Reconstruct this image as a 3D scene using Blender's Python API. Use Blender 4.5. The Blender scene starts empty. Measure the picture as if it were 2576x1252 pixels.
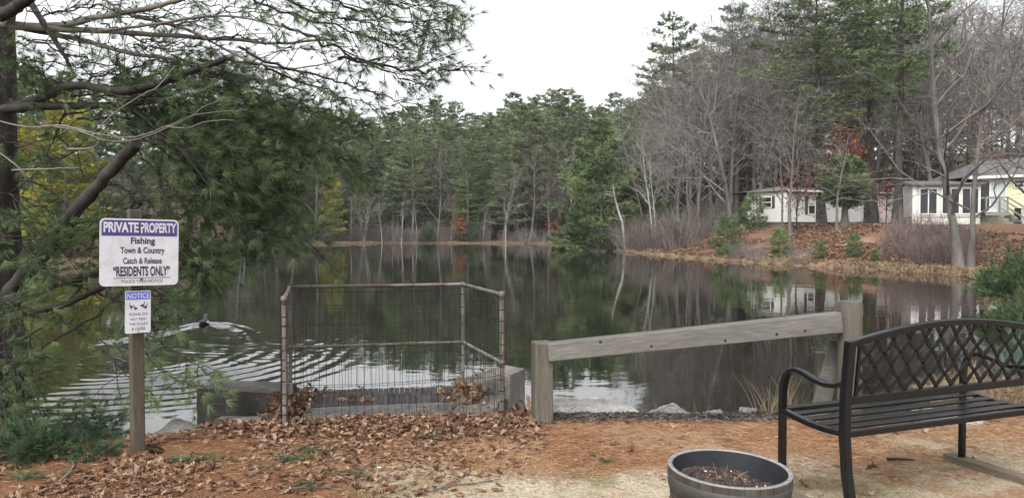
import bpy, math, random
import numpy as np
from mathutils import Vector, Matrix

# ------------------------------------------------------------------ camera, sky, sun, exposure
R = math.radians
SC = bpy.context.scene
COL = SC.collection
F, CX, CY, HOR = 1900.0, 1288.0, 626.0, 575.0
EYE = 1.55
PITCH = math.atan((CY - HOR) / F)
WZ = -0.37                                   # level of the pond

cam = bpy.data.cameras.new("camera")
cam.sensor_width = 36.0
cam.lens = 36.0 * F / 2576.0
cam.clip_start, cam.clip_end = 0.05, 3000.0
camo = bpy.data.objects.new("camera", cam)
COL.objects.link(camo)
camo.location = (0, 0, EYE)
camo.rotation_euler = (R(90) - PITCH, 0, 0)
SC.camera = camo

SUN_EL, SUN_AZ = R(52), R(205)
wd = bpy.data.worlds.new("World")
SC.world = wd
wd.use_nodes = True
wt = wd.node_tree
wt.nodes.clear()
wo = wt.nodes.new("ShaderNodeOutputWorld")
wb = wt.nodes.new("ShaderNodeBackground")
wb.inputs["Strength"].default_value = 0.15
sk = wt.nodes.new("ShaderNodeTexSky")
sk.sky_type = 'NISHITA'
sk.sun_disc = False
sk.sun_elevation = SUN_EL
sk.sun_rotation = SUN_AZ
sk.air_density, sk.dust_density, sk.ozone_density = 1.0, 5.0, 1.0
hs = wt.nodes.new("ShaderNodeHueSaturation")
hs.inputs["Saturation"].default_value = 0.10
hs.inputs["Value"].default_value = 1.0
wt.links.new(sk.outputs[0], hs.inputs["Color"])
wt.links.new(hs.outputs[0], wb.inputs["Color"])
wt.links.new(wb.outputs[0], wo.inputs["Surface"])

sl = bpy.data.lights.new("sun", 'SUN')
sl.energy = 0.6
sl.angle = R(35)
sl.color = (1.0, 0.97, 0.92)
so = bpy.data.objects.new("sun", sl)
COL.objects.link(so)
sd = Vector((math.sin(SUN_AZ) * math.cos(SUN_EL), math.cos(SUN_AZ) * math.cos(SUN_EL), math.sin(SUN_EL)))
so.rotation_euler = sd.to_track_quat('Z', 'Y').to_euler()

SC.view_settings.view_transform = 'Standard'
SC.view_settings.look = 'None'
SC.view_settings.gamma = 1.0
SC.view_settings.exposure = 1.5
SC.cycles.max_bounces = 6
SC.cycles.diffuse_bounces = 3
SC.cycles.glossy_bounces = 3
SC.cycles.transparent_max_bounces = 8
SC.cycles.use_denoising = True

rng = np.random.default_rng(11)
U = lambda a, b: float(a + (b - a) * rng.random())

# ------------------------------------------------------------------ helpers
def ray(px, py):
    u, v = (px - CX) / F, -(py - CY) / F
    c, s = math.cos(PITCH), math.sin(PITCH)
    return np.array([u, c + v * s, -s + v * c])

def at(px, py, Y):
    """the point at world depth Y seen at pixel (px, py) of the 2576-wide photograph"""
    d = ray(px, py)
    return np.array([0, 0, EYE]) + d * (Y / d[1])

def atz(px, py, z):
    d = ray(px, py)
    return np.array([0, 0, EYE]) + d * ((z - EYE) / d[2])

def sstep(a, b, x):
    t = np.clip((x - a) / (b - a), 0, 1)
    return t * t * (3 - 2 * t)

class MB:
    """collects geometry in numpy chunks and links it as one mesh object"""
    def __init__(self):
        self.v, self.f, self.t, self.m, self.n = [], [], [], [], 0
    def add(self, v, f, tint=0.5, m=0):
        v = np.asarray(v, float).reshape(-1, 3)
        f = np.asarray(f, int)
        self.v.append(v)
        self.f.append(f + self.n)
        self.t.append(np.broadcast_to(np.asarray(tint, float), (len(v),)))
        self.m.append(np.full(len(f), m))
        self.n += len(v)
        return self
    def box(self, c, s, rot=None, tint=0.5, m=0):
        c, s = np.asarray(c, float), np.asarray(s, float) / 2
        v = np.array([[x, y, z] for z in (-1, 1) for y in (-1, 1) for x in (-1, 1)]) * s
        if rot is not None:
            v = v @ np.array(rot).T
        return self.add(v + c, BOXF, tint, m)
    def bar(self, a, b, w, h, up=(0, 0, 1), tint=0.5, m=0):
        """rectangular bar from a to b: w across, h along up"""
        a, b = np.asarray(a, float), np.asarray(b, float)
        return self.sweep(np.array([a, b]), w, h, up, tint, m)
    def sweep(self, pts, w, h, up=(0, 0, 1), tint=0.5, m=0):
        pts = np.asarray(pts, float)
        n = len(pts)
        T = np.gradient(pts, axis=0)
        T /= np.linalg.norm(T, axis=1)[:, None]
        upv = np.asarray(up, float)
        S = np.cross(T, upv)
        S /= np.linalg.norm(S, axis=1)[:, None]
        N = np.cross(S, T)
        w = np.broadcast_to(np.asarray(w, float), (n,))[:, None] / 2
        h = np.broadcast_to(np.asarray(h, float), (n,))[:, None] / 2
        ring = np.stack([pts - S * w - N * h, pts + S * w - N * h, pts + S * w + N * h, pts - S * w + N * h], 1)
        f = []
        for i in range(n - 1):
            for k in range(4):
                f.append([i * 4 + k, i * 4 + (k + 1) % 4, i * 4 + 4 + (k + 1) % 4, i * 4 + 4 + k])
        f += [[3, 2, 1, 0], [n * 4 - 4, n * 4 - 3, n * 4 - 2, n * 4 - 1]]
        return self.add(ring.reshape(-1, 3), f, tint, m)
    def tube(self, pts, rad, n=6, tint=0.5, m=0, cap=True):
        pts = np.asarray(pts, float)
        k = len(pts)
        rad = np.broadcast_to(np.asarray(rad, float), (k,))
        T = np.gradient(pts, axis=0)
        T /= np.maximum(np.linalg.norm(T, axis=1), 1e-9)[:, None]
        ref = np.array([0, 0, 1.0]) if abs(T[0, 2]) < 0.8 else np.array([1.0, 0, 0])
        S = np.cross(T, ref)
        S /= np.maximum(np.linalg.norm(S, axis=1), 1e-9)[:, None]
        N = np.cross(T, S)
        a = np.arange(n) * 2 * math.pi / n
        v = pts[:, None, :] + rad[:, None, None] * (S[:, None, :] * np.cos(a)[None, :, None] + N[:, None, :] * np.sin(a)[None, :, None])
        i = np.arange(k - 1)[:, None] * n
        j = np.arange(n)[None, :]
        j2 = (j + 1) % n
        f = np.stack([i + j, i + n + j, i + n + j2, i + j2], -1).reshape(-1, 4)
        self.add(v.reshape(-1, 3), f, tint, m)
        if cap:
            for e, o in ((0, 1), (k - 1, -1)):
                ring = v[e]
                self.add(np.vstack([ring, pts[e]]), [[q, (q + 1) % n, n][::o] for q in range(n)], tint, m)
        return self
    def lathe(self, prof, n=32, c=(0, 0, 0), tint=0.5, m=0):
        prof = np.asarray(prof, float)
        a = np.arange(n) * 2 * math.pi / n
        v = np.stack([prof[:, None, 0] * np.cos(a), prof[:, None, 0] * np.sin(a), np.repeat(prof[:, 1:2], n, 1)], -1) + np.asarray(c)
        i = np.arange(len(prof) - 1)[:, None] * n
        j = np.arange(n)[None, :]
        j2 = (j + 1) % n
        return self.add(v.reshape(-1, 3), np.stack([i + j, i + j2, i + n + j2, i + n + j], -1).reshape(-1, 4), tint, m)
    def prism(self, poly, z0, z1, tint=0.5, m=0):
        """poly: n x 2 counter-clockwise; z1 a number or one height per corner"""
        poly = np.asarray(poly, float)
        n = len(poly)
        z0 = np.broadcast_to(np.asarray(z0, float), (n,))
        z1 = np.broadcast_to(np.asarray(z1, float), (n,))
        v = np.vstack([np.column_stack([poly, z0]), np.column_stack([poly, z1])])
        self.add(v, [[i, (i + 1) % n, n + (i + 1) % n, n + i] for i in range(n)], tint, m)
        c = poly.mean(0)
        self.add(np.vstack([v[n:], [[c[0], c[1], z1.mean()]]]), [[i, (i + 1) % n, n] for i in range(n)], tint, m)
        return self.add(np.vstack([v[:n], [[c[0], c[1], z0.mean()]]]), [[(i + 1) % n, i, n] for i in range(n)], tint, m)
    def mesh(self, name, mats, smooth=False):
        me = bpy.data.meshes.new(name)
        V = np.vstack(self.v)
        loops = np.concatenate([f.reshape(-1) for f in self.f])
        tot = np.concatenate([np.full(len(f), f.shape[1]) for f in self.f])
        me.vertices.add(len(V))
        me.vertices.foreach_set("co", V.astype(np.float32).ravel())
        me.loops.add(len(loops))
        me.loops.foreach_set("vertex_index", loops.astype(np.int32))
        me.polygons.add(len(tot))
        me.polygons.foreach_set("loop_start", np.concatenate([[0], np.cumsum(tot)[:-1]]).astype(np.int32))
        me.polygons.foreach_set("material_index", np.concatenate(self.m).astype(np.int32))
        me.polygons.foreach_set("use_smooth", np.full(len(tot), smooth))
        at_ = me.attributes.new("tint", 'FLOAT', 'POINT')
        at_.data.foreach_set("value", np.concatenate(self.t).astype(np.float32))
        for q in (mats if isinstance(mats, (list, tuple)) else [mats]):
            me.materials.append(q)
        me.update(calc_edges=True)
        return me
    def build(self, name, mats, parent=None, smooth=False, loc=None, rot=None):
        return link(name, self.mesh(name, mats, smooth), parent, loc, rot)

BOXF = [[0, 2, 3, 1], [4, 5, 7, 6], [0, 1, 5, 4], [2, 6, 7, 3], [0, 4, 6, 2], [1, 3, 7, 5]]

def link(name, data, parent=None, loc=None, rot=None):
    o = bpy.data.objects.new(name, data)
    COL.objects.link(o)
    if parent is not None:
        o.parent = parent
    if loc is not None:
        o.location = [float(q) for q in loc]
    if rot is not None:
        o.rotation_euler = rot
    return o

def tag(o, label=None, cat=None, group=None, kind=None):
    if label: o["label"] = label
    if cat: o["category"] = cat
    if group: o["group"] = group
    if kind: o["kind"] = kind
    return o

def thing(name, label, cat, loc=(0, 0, 0), rz=0.0, group=None):
    return tag(link(name, None, None, loc, (0, 0, rz)), label, cat, group)

def bevel(o, w=0.004, seg=2):
    m = o.modifiers.new("bevel", 'BEVEL')
    m.width, m.segments, m.limit_method, m.angle_limit = w, seg, 'ANGLE', R(40)
    return o

def copy_tree(o, loc, rz=0.0, sc=1.0, label=None, group=None, tilt=(0, 0)):
    r = o.copy()
    COL.objects.link(r)
    r.location = [float(q) for q in loc]
    r.rotation_euler = (tilt[0], tilt[1], rz)
    r.scale = sc if isinstance(sc, (tuple, list)) else (sc, sc, sc)
    if label: r["label"] = label
    if group: r["group"] = group
    for ch in o.children:
        c = ch.copy()
        COL.objects.link(c)
        c.parent = r
    return r

# ------------------------------------------------------------------ materials
def nodes_of(name):
    m = bpy.data.materials.new(name)
    m.use_nodes = True
    nt = m.node_tree
    b = nt.nodes["Principled BSDF"]
    return m, nt, b

def ramp(nt, cols, lo=0.3, hi=0.7):
    r = nt.nodes.new("ShaderNodeValToRGB")
    e = r.color_ramp.elements
    while len(e) < len(cols):
        e.new(0.5)
    for i, c in enumerate(cols):
        e[i].position = lo + (hi - lo) * i / max(1, len(cols) - 1)
        e[i].color = (*c, 1)
    return r

def mat(name, cols, scale=5.0, rough=0.8, bump=0.0, bscale=40.0, stretch=(1, 1, 1), tint=0.0,
        metallic=0.0, spec=0.3, detail=6.0, transl=0.0, lo=0.3, hi=0.7, bdist=0.01, fine=0.0):
    m, nt, b = nodes_of(name)
    L = nt.links.new
    tc = nt.nodes.new("ShaderNodeTexCoord")
    mp = nt.nodes.new("ShaderNodeMapping")
    mp.inputs["Scale"].default_value = stretch
    L(tc.outputs["Object"], mp.inputs[0])
    no = nt.nodes.new("ShaderNodeTexNoise")
    no.inputs["Scale"].default_value = scale
    no.inputs["Detail"].default_value = detail
    no.inputs["Roughness"].default_value = 0.62
    L(mp.outputs[0], no.inputs["Vector"])
    fac = no.outputs["Fac"]
    if tint > 0:
        a = nt.nodes.new("ShaderNodeAttribute")
        a.attribute_name = "tint"
        mx = nt.nodes.new("ShaderNodeMix")
        mx.inputs[0].default_value = tint
        L(fac, mx.inputs[2])
        L(a.outputs["Fac"], mx.inputs[3])
        fac = mx.outputs[0]
    r = ramp(nt, cols, lo, hi)
    L(fac, r.inputs[0])
    colout = r.outputs[0]
    if fine > 0:
        nf = nt.nodes.new("ShaderNodeTexNoise")
        nf.inputs["Scale"].default_value = bscale * 1.7
        nf.inputs["Detail"].default_value = 4
        L(mp.outputs[0], nf.inputs["Vector"])
        mr = nt.nodes.new("ShaderNodeMapRange")
        mr.inputs[1].default_value, mr.inputs[2].default_value = 0.3, 0.7
        mr.inputs[3].default_value, mr.inputs[4].default_value = 1 - fine, 1 + fine
        L(nf.outputs["Fac"], mr.inputs[0])
        mm = nt.nodes.new("ShaderNodeVectorMath")
        mm.operation = 'SCALE'
        L(colout, mm.inputs[0])
        L(mr.outputs[0], mm.inputs["Scale"])
        colout = mm.outputs[0]
    L(colout, b.inputs["Base Color"])
    b.inputs["Roughness"].default_value = rough
    b.inputs["Metallic"].default_value = metallic
    b.inputs["Specular IOR Level"].default_value = spec
    if bump > 0:
        nb = nt.nodes.new("ShaderNodeTexNoise")
        nb.inputs["Scale"].default_value = bscale
        nb.inputs["Detail"].default_value = 5
        L(mp.outputs[0], nb.inputs["Vector"])
        bn = nt.nodes.new("ShaderNodeBump")
        bn.inputs["Strength"].default_value = bump
        bn.inputs["Distance"].default_value = bdist
        L(nb.outputs["Fac"], bn.inputs["Height"])
        L(bn.outputs[0], b.inputs["Normal"])
    if transl > 0:
        tr = nt.nodes.new("ShaderNodeBsdfTranslucent")
        L(colout, tr.inputs[0])
        ms = nt.nodes.new("ShaderNodeMixShader")
        ms.inputs[0].default_value = transl
        L(b.outputs[0], ms.inputs[1])
        L(tr.outputs[0], ms.inputs[2])
        L(ms.outputs[0], nt.nodes["Material Output"].inputs[0])
    return m

MT = {}
MT["pine_far"] = mat("pine_far", [(.062, .088, .046), (.125, .168, .082), (.22, .27, .13)], .35, .75, tint=.65, transl=.25, spec=.2)
MT["pine_mid"] = mat("pine_mid", [(.055, .085, .042), (.115, .165, .075), (.20, .26, .11)], .5, .75, tint=.65, transl=.25, spec=.2)
MT["pine_yellow"] = mat("pine_yellow", [(.12, .135, .03), (.26, .26, .05), (.40, .38, .08)], .5, .75, tint=.65, transl=.3, spec=.2)
MT["pine_near"] = mat("pine_near", [(.046, .072, .035), (.110, .160, .073), (.20, .25, .11)], 1.2, .6, tint=.75, transl=.38, spec=.25)
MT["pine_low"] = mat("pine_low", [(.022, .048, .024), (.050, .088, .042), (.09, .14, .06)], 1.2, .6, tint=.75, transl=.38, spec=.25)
MT["juniper"] = mat("juniper", [(.02, .042, .02), (.05, .085, .035), (.10, .12, .05)], 2, .7, tint=.7, transl=.2)
MT["bluegreen"] = mat("bluegreen", [(.05, .09, .065), (.10, .16, .11), (.17, .24, .16)], 2, .7, tint=.7, transl=.2)
MT["bark_pine"] = mat("bark_pine", [(.010, .009, .008), (.028, .024, .021), (.062, .054, .047)], 3, .9, .9, 9, (1, 1, .25), bdist=.05)
MT["bark_far"] = mat("bark_far", [(.07, .062, .055), (.12, .108, .098), (.20, .182, .168)], 2, .9, .5, 8, (1, 1, .3), bdist=.04)
MT["bark_dark"] = mat("bark_dark", [(.009, .0076, .0066), (.021, .0175, .015), (.042, .036, .031)], 5, .9, .7, 25, (1, 1, .4))
MT["bark_grey"] = mat("bark_grey", [(.060, .053, .047), (.10, .089, .080), (.165, .15, .136)], 2.5, .9, .5, 12, (1, 1, .4))
MT["bark_pale"] = mat("bark_pale", [(.13, .12, .108), (.22, .205, .188), (.34, .325, .305)], 3, .85, .4, 12, (1, 1, .4))
MT["twig_red"] = mat("twig_red", [(.070, .051, .045), (.115, .086, .078), (.17, .135, .124)], 1.5, .9, 0, tint=.4)
MT["twig_grey"] = mat("twig_grey", [(.070, .064, .058), (.118, .108, .100), (.185, .172, .162)], 1.0, .9, 0, tint=.4)
MT["twig_pale"] = mat("twig_pale", [(.11, .098, .087), (.18, .165, .148), (.28, .262, .24)], 4, .8, 0)
MT["leaf_red"] = mat("leaf_red", [(.10, .028, .018), (.20, .055, .03), (.30, .10, .05)], 2, .8, tint=.8, transl=.3)
MT["leaf_orange"] = mat("leaf_orange", [(.16, .055, .025), (.28, .10, .04), (.38, .17, .08)], 2, .8, tint=.8, transl=.3)
MT["litter"] = mat("litter", [(.046, .020, .012), (.098, .047, .027), (.168, .094, .057), (.265, .178, .118)], 3, .75, .3, 60, tint=.85, transl=.15, lo=.1, hi=.9, fine=.2)
MT["needles"] = mat("needles", [(.12, .055, .027), (.20, .105, .055), (.32, .20, .115)], 3, .75, tint=.85, lo=.1, hi=.9)
MT["straw"] = mat("straw", [(.11, .075, .042), (.19, .14, .080), (.29, .23, .145)], 3, .8, tint=.8, lo=.1, hi=.9)
MT["concrete"] = mat("concrete", [(.075, .070, .061), (.140, .130, .113), (.21, .196, .172)], 2.6, .9, .6, 55, fine=.25, bdist=.006)
MT["concrete_wet"] = mat("concrete_wet", [(.022, .020, .018), (.045, .041, .036), (.10, .093, .082)], 3.2, .8, .6, 55, fine=.3, bdist=.006)
MT["rock"] = mat("rock", [(.075, .071, .066), (.155, .148, .138), (.25, .24, .225)], 3.5, .9, .7, 22, fine=.2, bdist=.02)
MT["wood_grey"] = mat("wood_grey", [(.050, .046, .041), (.088, .082, .073), (.130, .124, .112)], 3, .85, .5, 50, (.12, 1, 1), fine=.22, bdist=.004)
MT["wood_post"] = mat("wood_post", [(.034, .026, .019), (.058, .046, .034), (.088, .073, .055)], 3, .85, .5, 60, (1, 1, .08), fine=.28, bdist=.004)
MT["wood_treated"] = mat("wood_treated", [(.044, .037, .029), (.072, .063, .049), (.107, .095, .077)], 3, .85, .5, 55, (1, 1, .08), fine=.25, bdist=.004)
MT["wood_skid"] = mat("wood_skid", [(.055, .043, .030), (.09, .073, .052), (.135, .113, .085)], 3, .85, .5, 50, (1, .1, 1), fine=.25, bdist=.004)
MT["deck_wood"] = mat("deck_wood", [(.016, .012, .012), (.028, .023, .022), (.048, .041, .038)], 4, .75, .4, 45, (1, .15, 1), tint=.4, fine=.3, bdist=.004)
MT["pipe"] = mat("pipe", [(.075, .056, .048), (.125, .104, .093), (.195, .178, .163)], 5, .6, .3, 70, metallic=.25, spec=.4, fine=.2, bdist=.003)
MT["wire"] = mat("wire", [(.012, .011, .010), (.03, .028, .026)], 9, .6, metallic=.4)
MT["wire_pale"] = mat("wire_pale", [(.10, .10, .095), (.2, .2, .19)], 9, .5, metallic=.5)
MT["galv"] = mat("galv", [(.10, .095, .09), (.20, .195, .19)], 8, .5, metallic=.5)
MT["bench_black"] = mat("bench_black", [(.0035, .0035, .0045), (.006, .006, .0075)], 6, .26, .10, 260, spec=.32, bdist=.001)
MT["sign_white"] = mat("sign_white", [(.35, .35, .37), (.44, .44, .47), (.47, .47, .50)], 9, .5, spec=.4)
MT["sign_purple"] = mat("sign_purple", [(.042, .028, .13), (.055, .038, .165)], 6, .45, spec=.4)
MT["sign_blue"] = mat("sign_blue", [(.075, .095, .40), (.09, .11, .45)], 6, .45, spec=.4)
MT["ink"] = mat("ink", [(.022, .019, .045), (.034, .03, .062)], 8, .5)
MT["ink_grey"] = mat("ink_grey", [(.06, .06, .07), (.09, .09, .10)], 8, .5)
MT["rust"] = mat("rust", [(.05, .035, .03), (.16, .10, .06)], 90, .7, metallic=.3)
MT["rust_stain"] = mat("rust_stain", [(.45, .36, .22), (.55, .47, .32)], 60, .6)
MT["barrel"] = mat("barrel", [(.032, .027, .022), (.052, .045, .037), (.076, .068, .056)], 6, .6, .3, 60, (1, 1, .12), fine=.2, bdist=.003)
MT["barrel_band"] = mat("barrel_band", [(.026, .024, .022), (.042, .038, .035)], 6, .55, .2, 50)
MT["barrel_rim"] = mat("barrel_rim", [(.135, .133, .132), (.18, .177, .176)], 8, .45, .1, 80)
MT["barrel_in"] = mat("barrel_in", [(.012, .013, .016), (.023, .025, .029)], 5, .5, .1, 40)
MT["soil"] = mat("soil", [(.012, .008, .007), (.035, .022, .018), (.075, .05, .042)], 30, .9, .8, 90, tint=.5, bdist=.01)
MT["perlite"] = mat("perlite", [(.5, .48, .46), (.7, .69, .67)], 30, .8)
MT["moss"] = mat("moss", [(.08, .085, .02), (.16, .15, .035)], 20, .9, tint=.6)
MT["siding"] = mat("siding", [(.43, .42, .39), (.50, .49, .46)], 1.2, .6)
MT["siding_yellow"] = mat("siding_yellow", [(.46, .47, .29), (.52, .53, .34)], 1.2, .6)
MT["trim"] = mat("trim", [(.50, .50, .49), (.56, .56, .55)], 2, .5)
MT["shutter"] = mat("shutter", [(.03, .028, .028), (.05, .045, .045)], 4, .6)
MT["skirting"] = mat("skirting", [(.05, .04, .042), (.09, .075, .075)], 3, .9)
MT["roof_brown"] = mat("roof_brown", [(.10, .080, .074), (.15, .125, .117)], 3, .9, .4, 20)
MT["roof_grey"] = mat("roof_grey", [(.07, .07, .074), (.11, .11, .115)], 3, .9, .4, 20)
MT["deck_grey"] = mat("deck_grey", [(.12, .108, .094), (.19, .175, .155)], 3, .85)
MT["curtain"] = mat("curtain", [(.30, .34, .34), (.42, .46, .46)], 3, .8)
MT["metal_grey"] = mat("metal_grey", [(.28, .28, .28), (.38, .38, .38)], 3, .5, metallic=.2)
MT["black"] = mat("black", [(.012, .012, .012), (.02, .02, .02)], 3, .6)
MT["duck_dark"] = mat("duck_dark", [(.012, .012, .014), (.03, .03, .032)], 9, .6)
MT["duck_white"] = mat("duck_white", [(.6, .6, .58), (.75, .75, .72)], 9, .7)
MT["cone"] = mat("cone", [(.05, .035, .025), (.12, .085, .06)], 60, .8)
MT["foam"] = mat("foam", [(.06, .065, .07), (.42, .44, .46)], 12, .4, .6, 30)
MT["flag"] = mat("flag", [(.45, .10, .10), (.6, .5, .5)], 6, .8)
def glass_mat():
    m, nt, b = nodes_of("window_glass")
    b.inputs["Base Color"].default_value = (.02, .022, .025, 1)
    b.inputs["Roughness"].default_value = .06
    b.inputs["Specular IOR Level"].default_value = .6
    return m
MT["glass"] = glass_mat()
# ------------------------------------------------------------------ terrain
def vnoise(x, y, s, seed=0):
    """smooth value noise 0..1 on a lattice of size s"""
    g = np.random.default_rng(seed).random((64, 64))
    x, y = np.asarray(x) / s, np.asarray(y) / s
    xi, yi = np.floor(x).astype(int), np.floor(y).astype(int)
    fx, fy = x - xi, y - yi
    fx, fy = fx * fx * (3 - 2 * fx), fy * fy * (3 - 2 * fy)
    a = g[xi % 64, yi % 64] * (1 - fx) + g[(xi + 1) % 64, yi % 64] * fx
    b = g[xi % 64, (yi + 1) % 64] * (1 - fx) + g[(xi + 1) % 64, (yi + 1) % 64] * fx
    return a * (1 - fy) + b * fy

def fbm(x, y, s, seed=0, o=4):
    r, w, t = 0, 1.0, 0
    for k in range(o):
        r = r + w * vnoise(x, y, s / 2 ** k, seed + k)
        t += w
        w *= .55
    return r / t

LAKE = np.array([(-13, 9), (-9, 7.4), (-6, 7.0), (-4.4, 6.6), (-3.7, 6.0), (-3.2, 5.98), (-2.75, 6.25), (-2.25, 6.55), (-1.95, 6.4), (-.55, 6.62), (-.15, 6.85), (.25, 6.86),
                 (.9, 6.84), (2.0, 6.84), (3.1, 6.86), (4.2, 7.15), (6, 8.2), (8, 10.2), (10, 14), (12, 18.5), (15, 24), (18.1, 29.9),
                 (16.7, 34.7), (14.7, 39.2), (12.3, 45.6), (10.9, 53), (10.0, 58.5), (8.6, 63.5), (8.2, 70), (7.8, 78), (7.0, 93.5), (2, 97), (-2.5, 98.5),
                 (-10, 99), (-17, 100), (-22, 94), (-27, 87), (-28, 75), (-26.5, 64), (-24, 50), (-22, 40.5), (-20, 31.7), (-19, 28), (-15.4, 19.7), (-14, 14)], float)

def lake_dist(x, y):
    """signed distance to the shore: positive on land"""
    P = np.stack([np.ravel(x), np.ravel(y)], -1)
    d = np.full(len(P), 1e9)
    ins = np.zeros(len(P), bool)
    for a, b in zip(LAKE, np.roll(LAKE, -1, 0)):
        ab = b - a
        t = np.clip(((P - a) @ ab) / (ab @ ab), 0, 1)
        q = a + t[:, None] * ab
        d = np.minimum(d, np.hypot(P[:, 0] - q[:, 0], P[:, 1] - q[:, 1]))
        c = ((a[1] > P[:, 1]) != (b[1] > P[:, 1]))
        with np.errstate(divide='ignore', invalid='ignore'):
            xx = (b[0] - a[0]) * (P[:, 1] - a[1]) / (b[1] - a[1]) + a[0]
        ins ^= c & (P[:, 0] < xx)
    return np.where(ins, -d, d).reshape(np.shape(x))

def height(x, y):
    x, y = np.asarray(x, float), np.asarray(y, float)
    s = lake_dist(x, y)
    near = 1 - sstep(8.5, 13, y + .12 * np.abs(x))
    right = sstep(7.2, 11, x) * sstep(13, 20, y) * (1 - sstep(70, 88, y))
    n1 = fbm(x, y, 7.0, 3) - .5
    n2 = fbm(x, y, .8, 9) - .5
    hn = .37 * sstep(-.05, .62, s) + .05 * sstep(1.0, 2.0, x) * (1 - sstep(5.3, 6.2, y)) + n2 * .035 * sstep(0, .4, s)
    # leaf bank against the guard fence
    hn = hn + .03 * np.exp(-((x + 1.2) / 1.1) ** 2 - ((y - 5.95) / .28) ** 2)
    hr = .22 * sstep(0, .4, s) + 1.95 * sstep(.2, 11, s + n1 * 1.5) + .004 * np.maximum(s - 11, 0) + n1 * .25 * sstep(0, 3, s)
    hf = .30 * sstep(0, 1.2, s) + .55 * sstep(1, 14, s) + .02 * np.minimum(np.maximum(s - 10, 0), 80) + n1 * .4 * sstep(0, 6, s)
    hill = 12 * sstep(8, 75, s) * (1 - right * .55) * sstep(30, 70, np.hypot(x - 2, y - 45)) * (1 - near)
    land = hill + near * hn + (1 - near) * (right * hr + (1 - right) * hf)
    return np.where(s > 0, WZ + land + .004, WZ - np.minimum(1.2, .06 + .5 * -s))

def H1(x, y):
    return float(height(np.array([x]), np.array([y]))[0])

def axis(segs):
    r = []
    for a, b, st in segs:
        r.append(np.arange(a, b, st))
    r.append([segs[-1][1]])
    return np.concatenate(r)

gx = axis([(-700, -250, 50), (-250, -80, 10), (-80, -34, 2.5), (-34, -8, .8), (-8, -4, .14), (-4, 4.2, .055), (4.2, 9, .16), (9, 34, .45), (34, 70, 1.5), (70, 250, 10), (250, 700, 50)])
gy = axis([(-400, -60, 40), (-60, -6, 6), (-6, 3, .5), (3, 7.6, .05), (7.6, 12, .2), (12, 66, .5), (66, 112, 1.0), (112, 180, 5), (180, 900, 40)])
GX, GY = np.meshgrid(gx, gy)
GZ = height(GX, GY)
S = lake_dist(GX, GY)

def mixc(c, col, w):
    return c * (1 - w[..., None]) + np.array(col) * w[..., None]

def ground_albedo(x, y, s):
    n_a = fbm(x, y, 1.1, 21)
    n_b = fbm(x, y, .45, 31)
    n_c = fbm(x, y, 9.0, 41)
    right = sstep(7.2, 11, x) * sstep(13, 20, y) * (1 - sstep(70, 88, y))
    near = 1 - sstep(8.5, 13, y + .12 * np.abs(x))
    far = np.ones(x.shape + (3,)) * np.array([.060, .044, .033])
    far = mixc(far, (.13, .098, .066), (1 - sstep(.3, 1.8, s)) * sstep(.25, .6, n_c))
    far = mixc(far, (.085, .052, .034), sstep(.4, .7, n_c) * .8)
    rb = np.ones(x.shape + (3,)) * np.array([.105, .062, .040])
    rb = mixc(rb, (.19, .115, .078), sstep(.42, .62, fbm(x, y, 3.0, 55)) * (1 - sstep(3, 9, s)))
    rb = mixc(rb, (.13, .105, .065), sstep(10, 15, s) * sstep(.35, .6, n_c))
    rb = mixc(rb, (.15, .112, .073), (1 - sstep(.5, 2.2, s)) * sstep(.3, .55, n_c) * .9)
    rb = rb * (.65 + .7 * fbm(x, y, 1.6, 57))[..., None]
    # near bank: leaf brown base, orange needles, sand, dark mulch, moss
    w = (n_a - .5) * .9 + (n_b - .5) * .5
    nb = np.ones(x.shape + (3,)) * np.array([.118, .058, .031])
    nee = sstep(-1.5, -.7, x + w * 1.6) * sstep(4.55, 4.85, y + w * .8 + .05 * x) * (1 - sstep(5.95, 6.15, y + w * .4))
    nb = mixc(nb, (.165, .080, .041), nee)
    tan = nee * sstep(.42, .66, n_b + .10 * sstep(1.0, 2.5, x))
    nb = mixc(nb, (.20, .125, .072), tan)
    sand = sstep(-1.25, -.7, x + w * 1.2) * (1 - sstep(4.72, 4.95, y + w * .8 + .05 * x))
    nb = mixc(nb, (.28, .245, .182), sand)
    sand2 = sstep(1.15, 1.6, x + w) * (1 - sstep(5.2, 5.75, y + w * 1.5)) * sstep(.38, .58, n_a)
    nb = mixc(nb, (.255, .215, .155), sand2)
    nb = mixc(nb, (.175, .092, .05), sstep(1.2, 1.6, x) * sstep(.56, .68, fbm(x, y, .9, 77)) * .8)
    dirt = sand * sstep(.56, .72, n_b) * .6
    nb = mixc(nb, (.19, .145, .10), dirt)
    mulch = sstep(.2, .5, x) * (1 - sstep(3.3, 4.2, x)) * sstep(5.85, 6.1, y + w * .35)
    nb = mixc(nb, (.030, .026, .024), mulch * .9)
    moss = sstep(.60, .68, fbm(x, y, .55, 91)) * (1 - sstep(4.55, 5.3, y + w * .3)) * .6
    moss = np.maximum(moss, sstep(.48, .6, n_b) * np.exp(-((x + 2.35) / .35) ** 2 - ((y - 5.25) / .16) ** 2))
    nb = mixc(nb, (.085, .08, .02), np.clip(moss, 0, 1))
    nb = mixc(nb, (.05, .038, .03), 1 - sstep(.02, .3, s))
    c = near[..., None] * nb + (1 - near)[..., None] * (right[..., None] * rb + (1 - right)[..., None] * far)
    c = mixc(c, (.03, .026, .018), (s <= .02).astype(float))
    return c * (.85 + .3 * fbm(x, y, .16, 5))[..., None]

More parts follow.
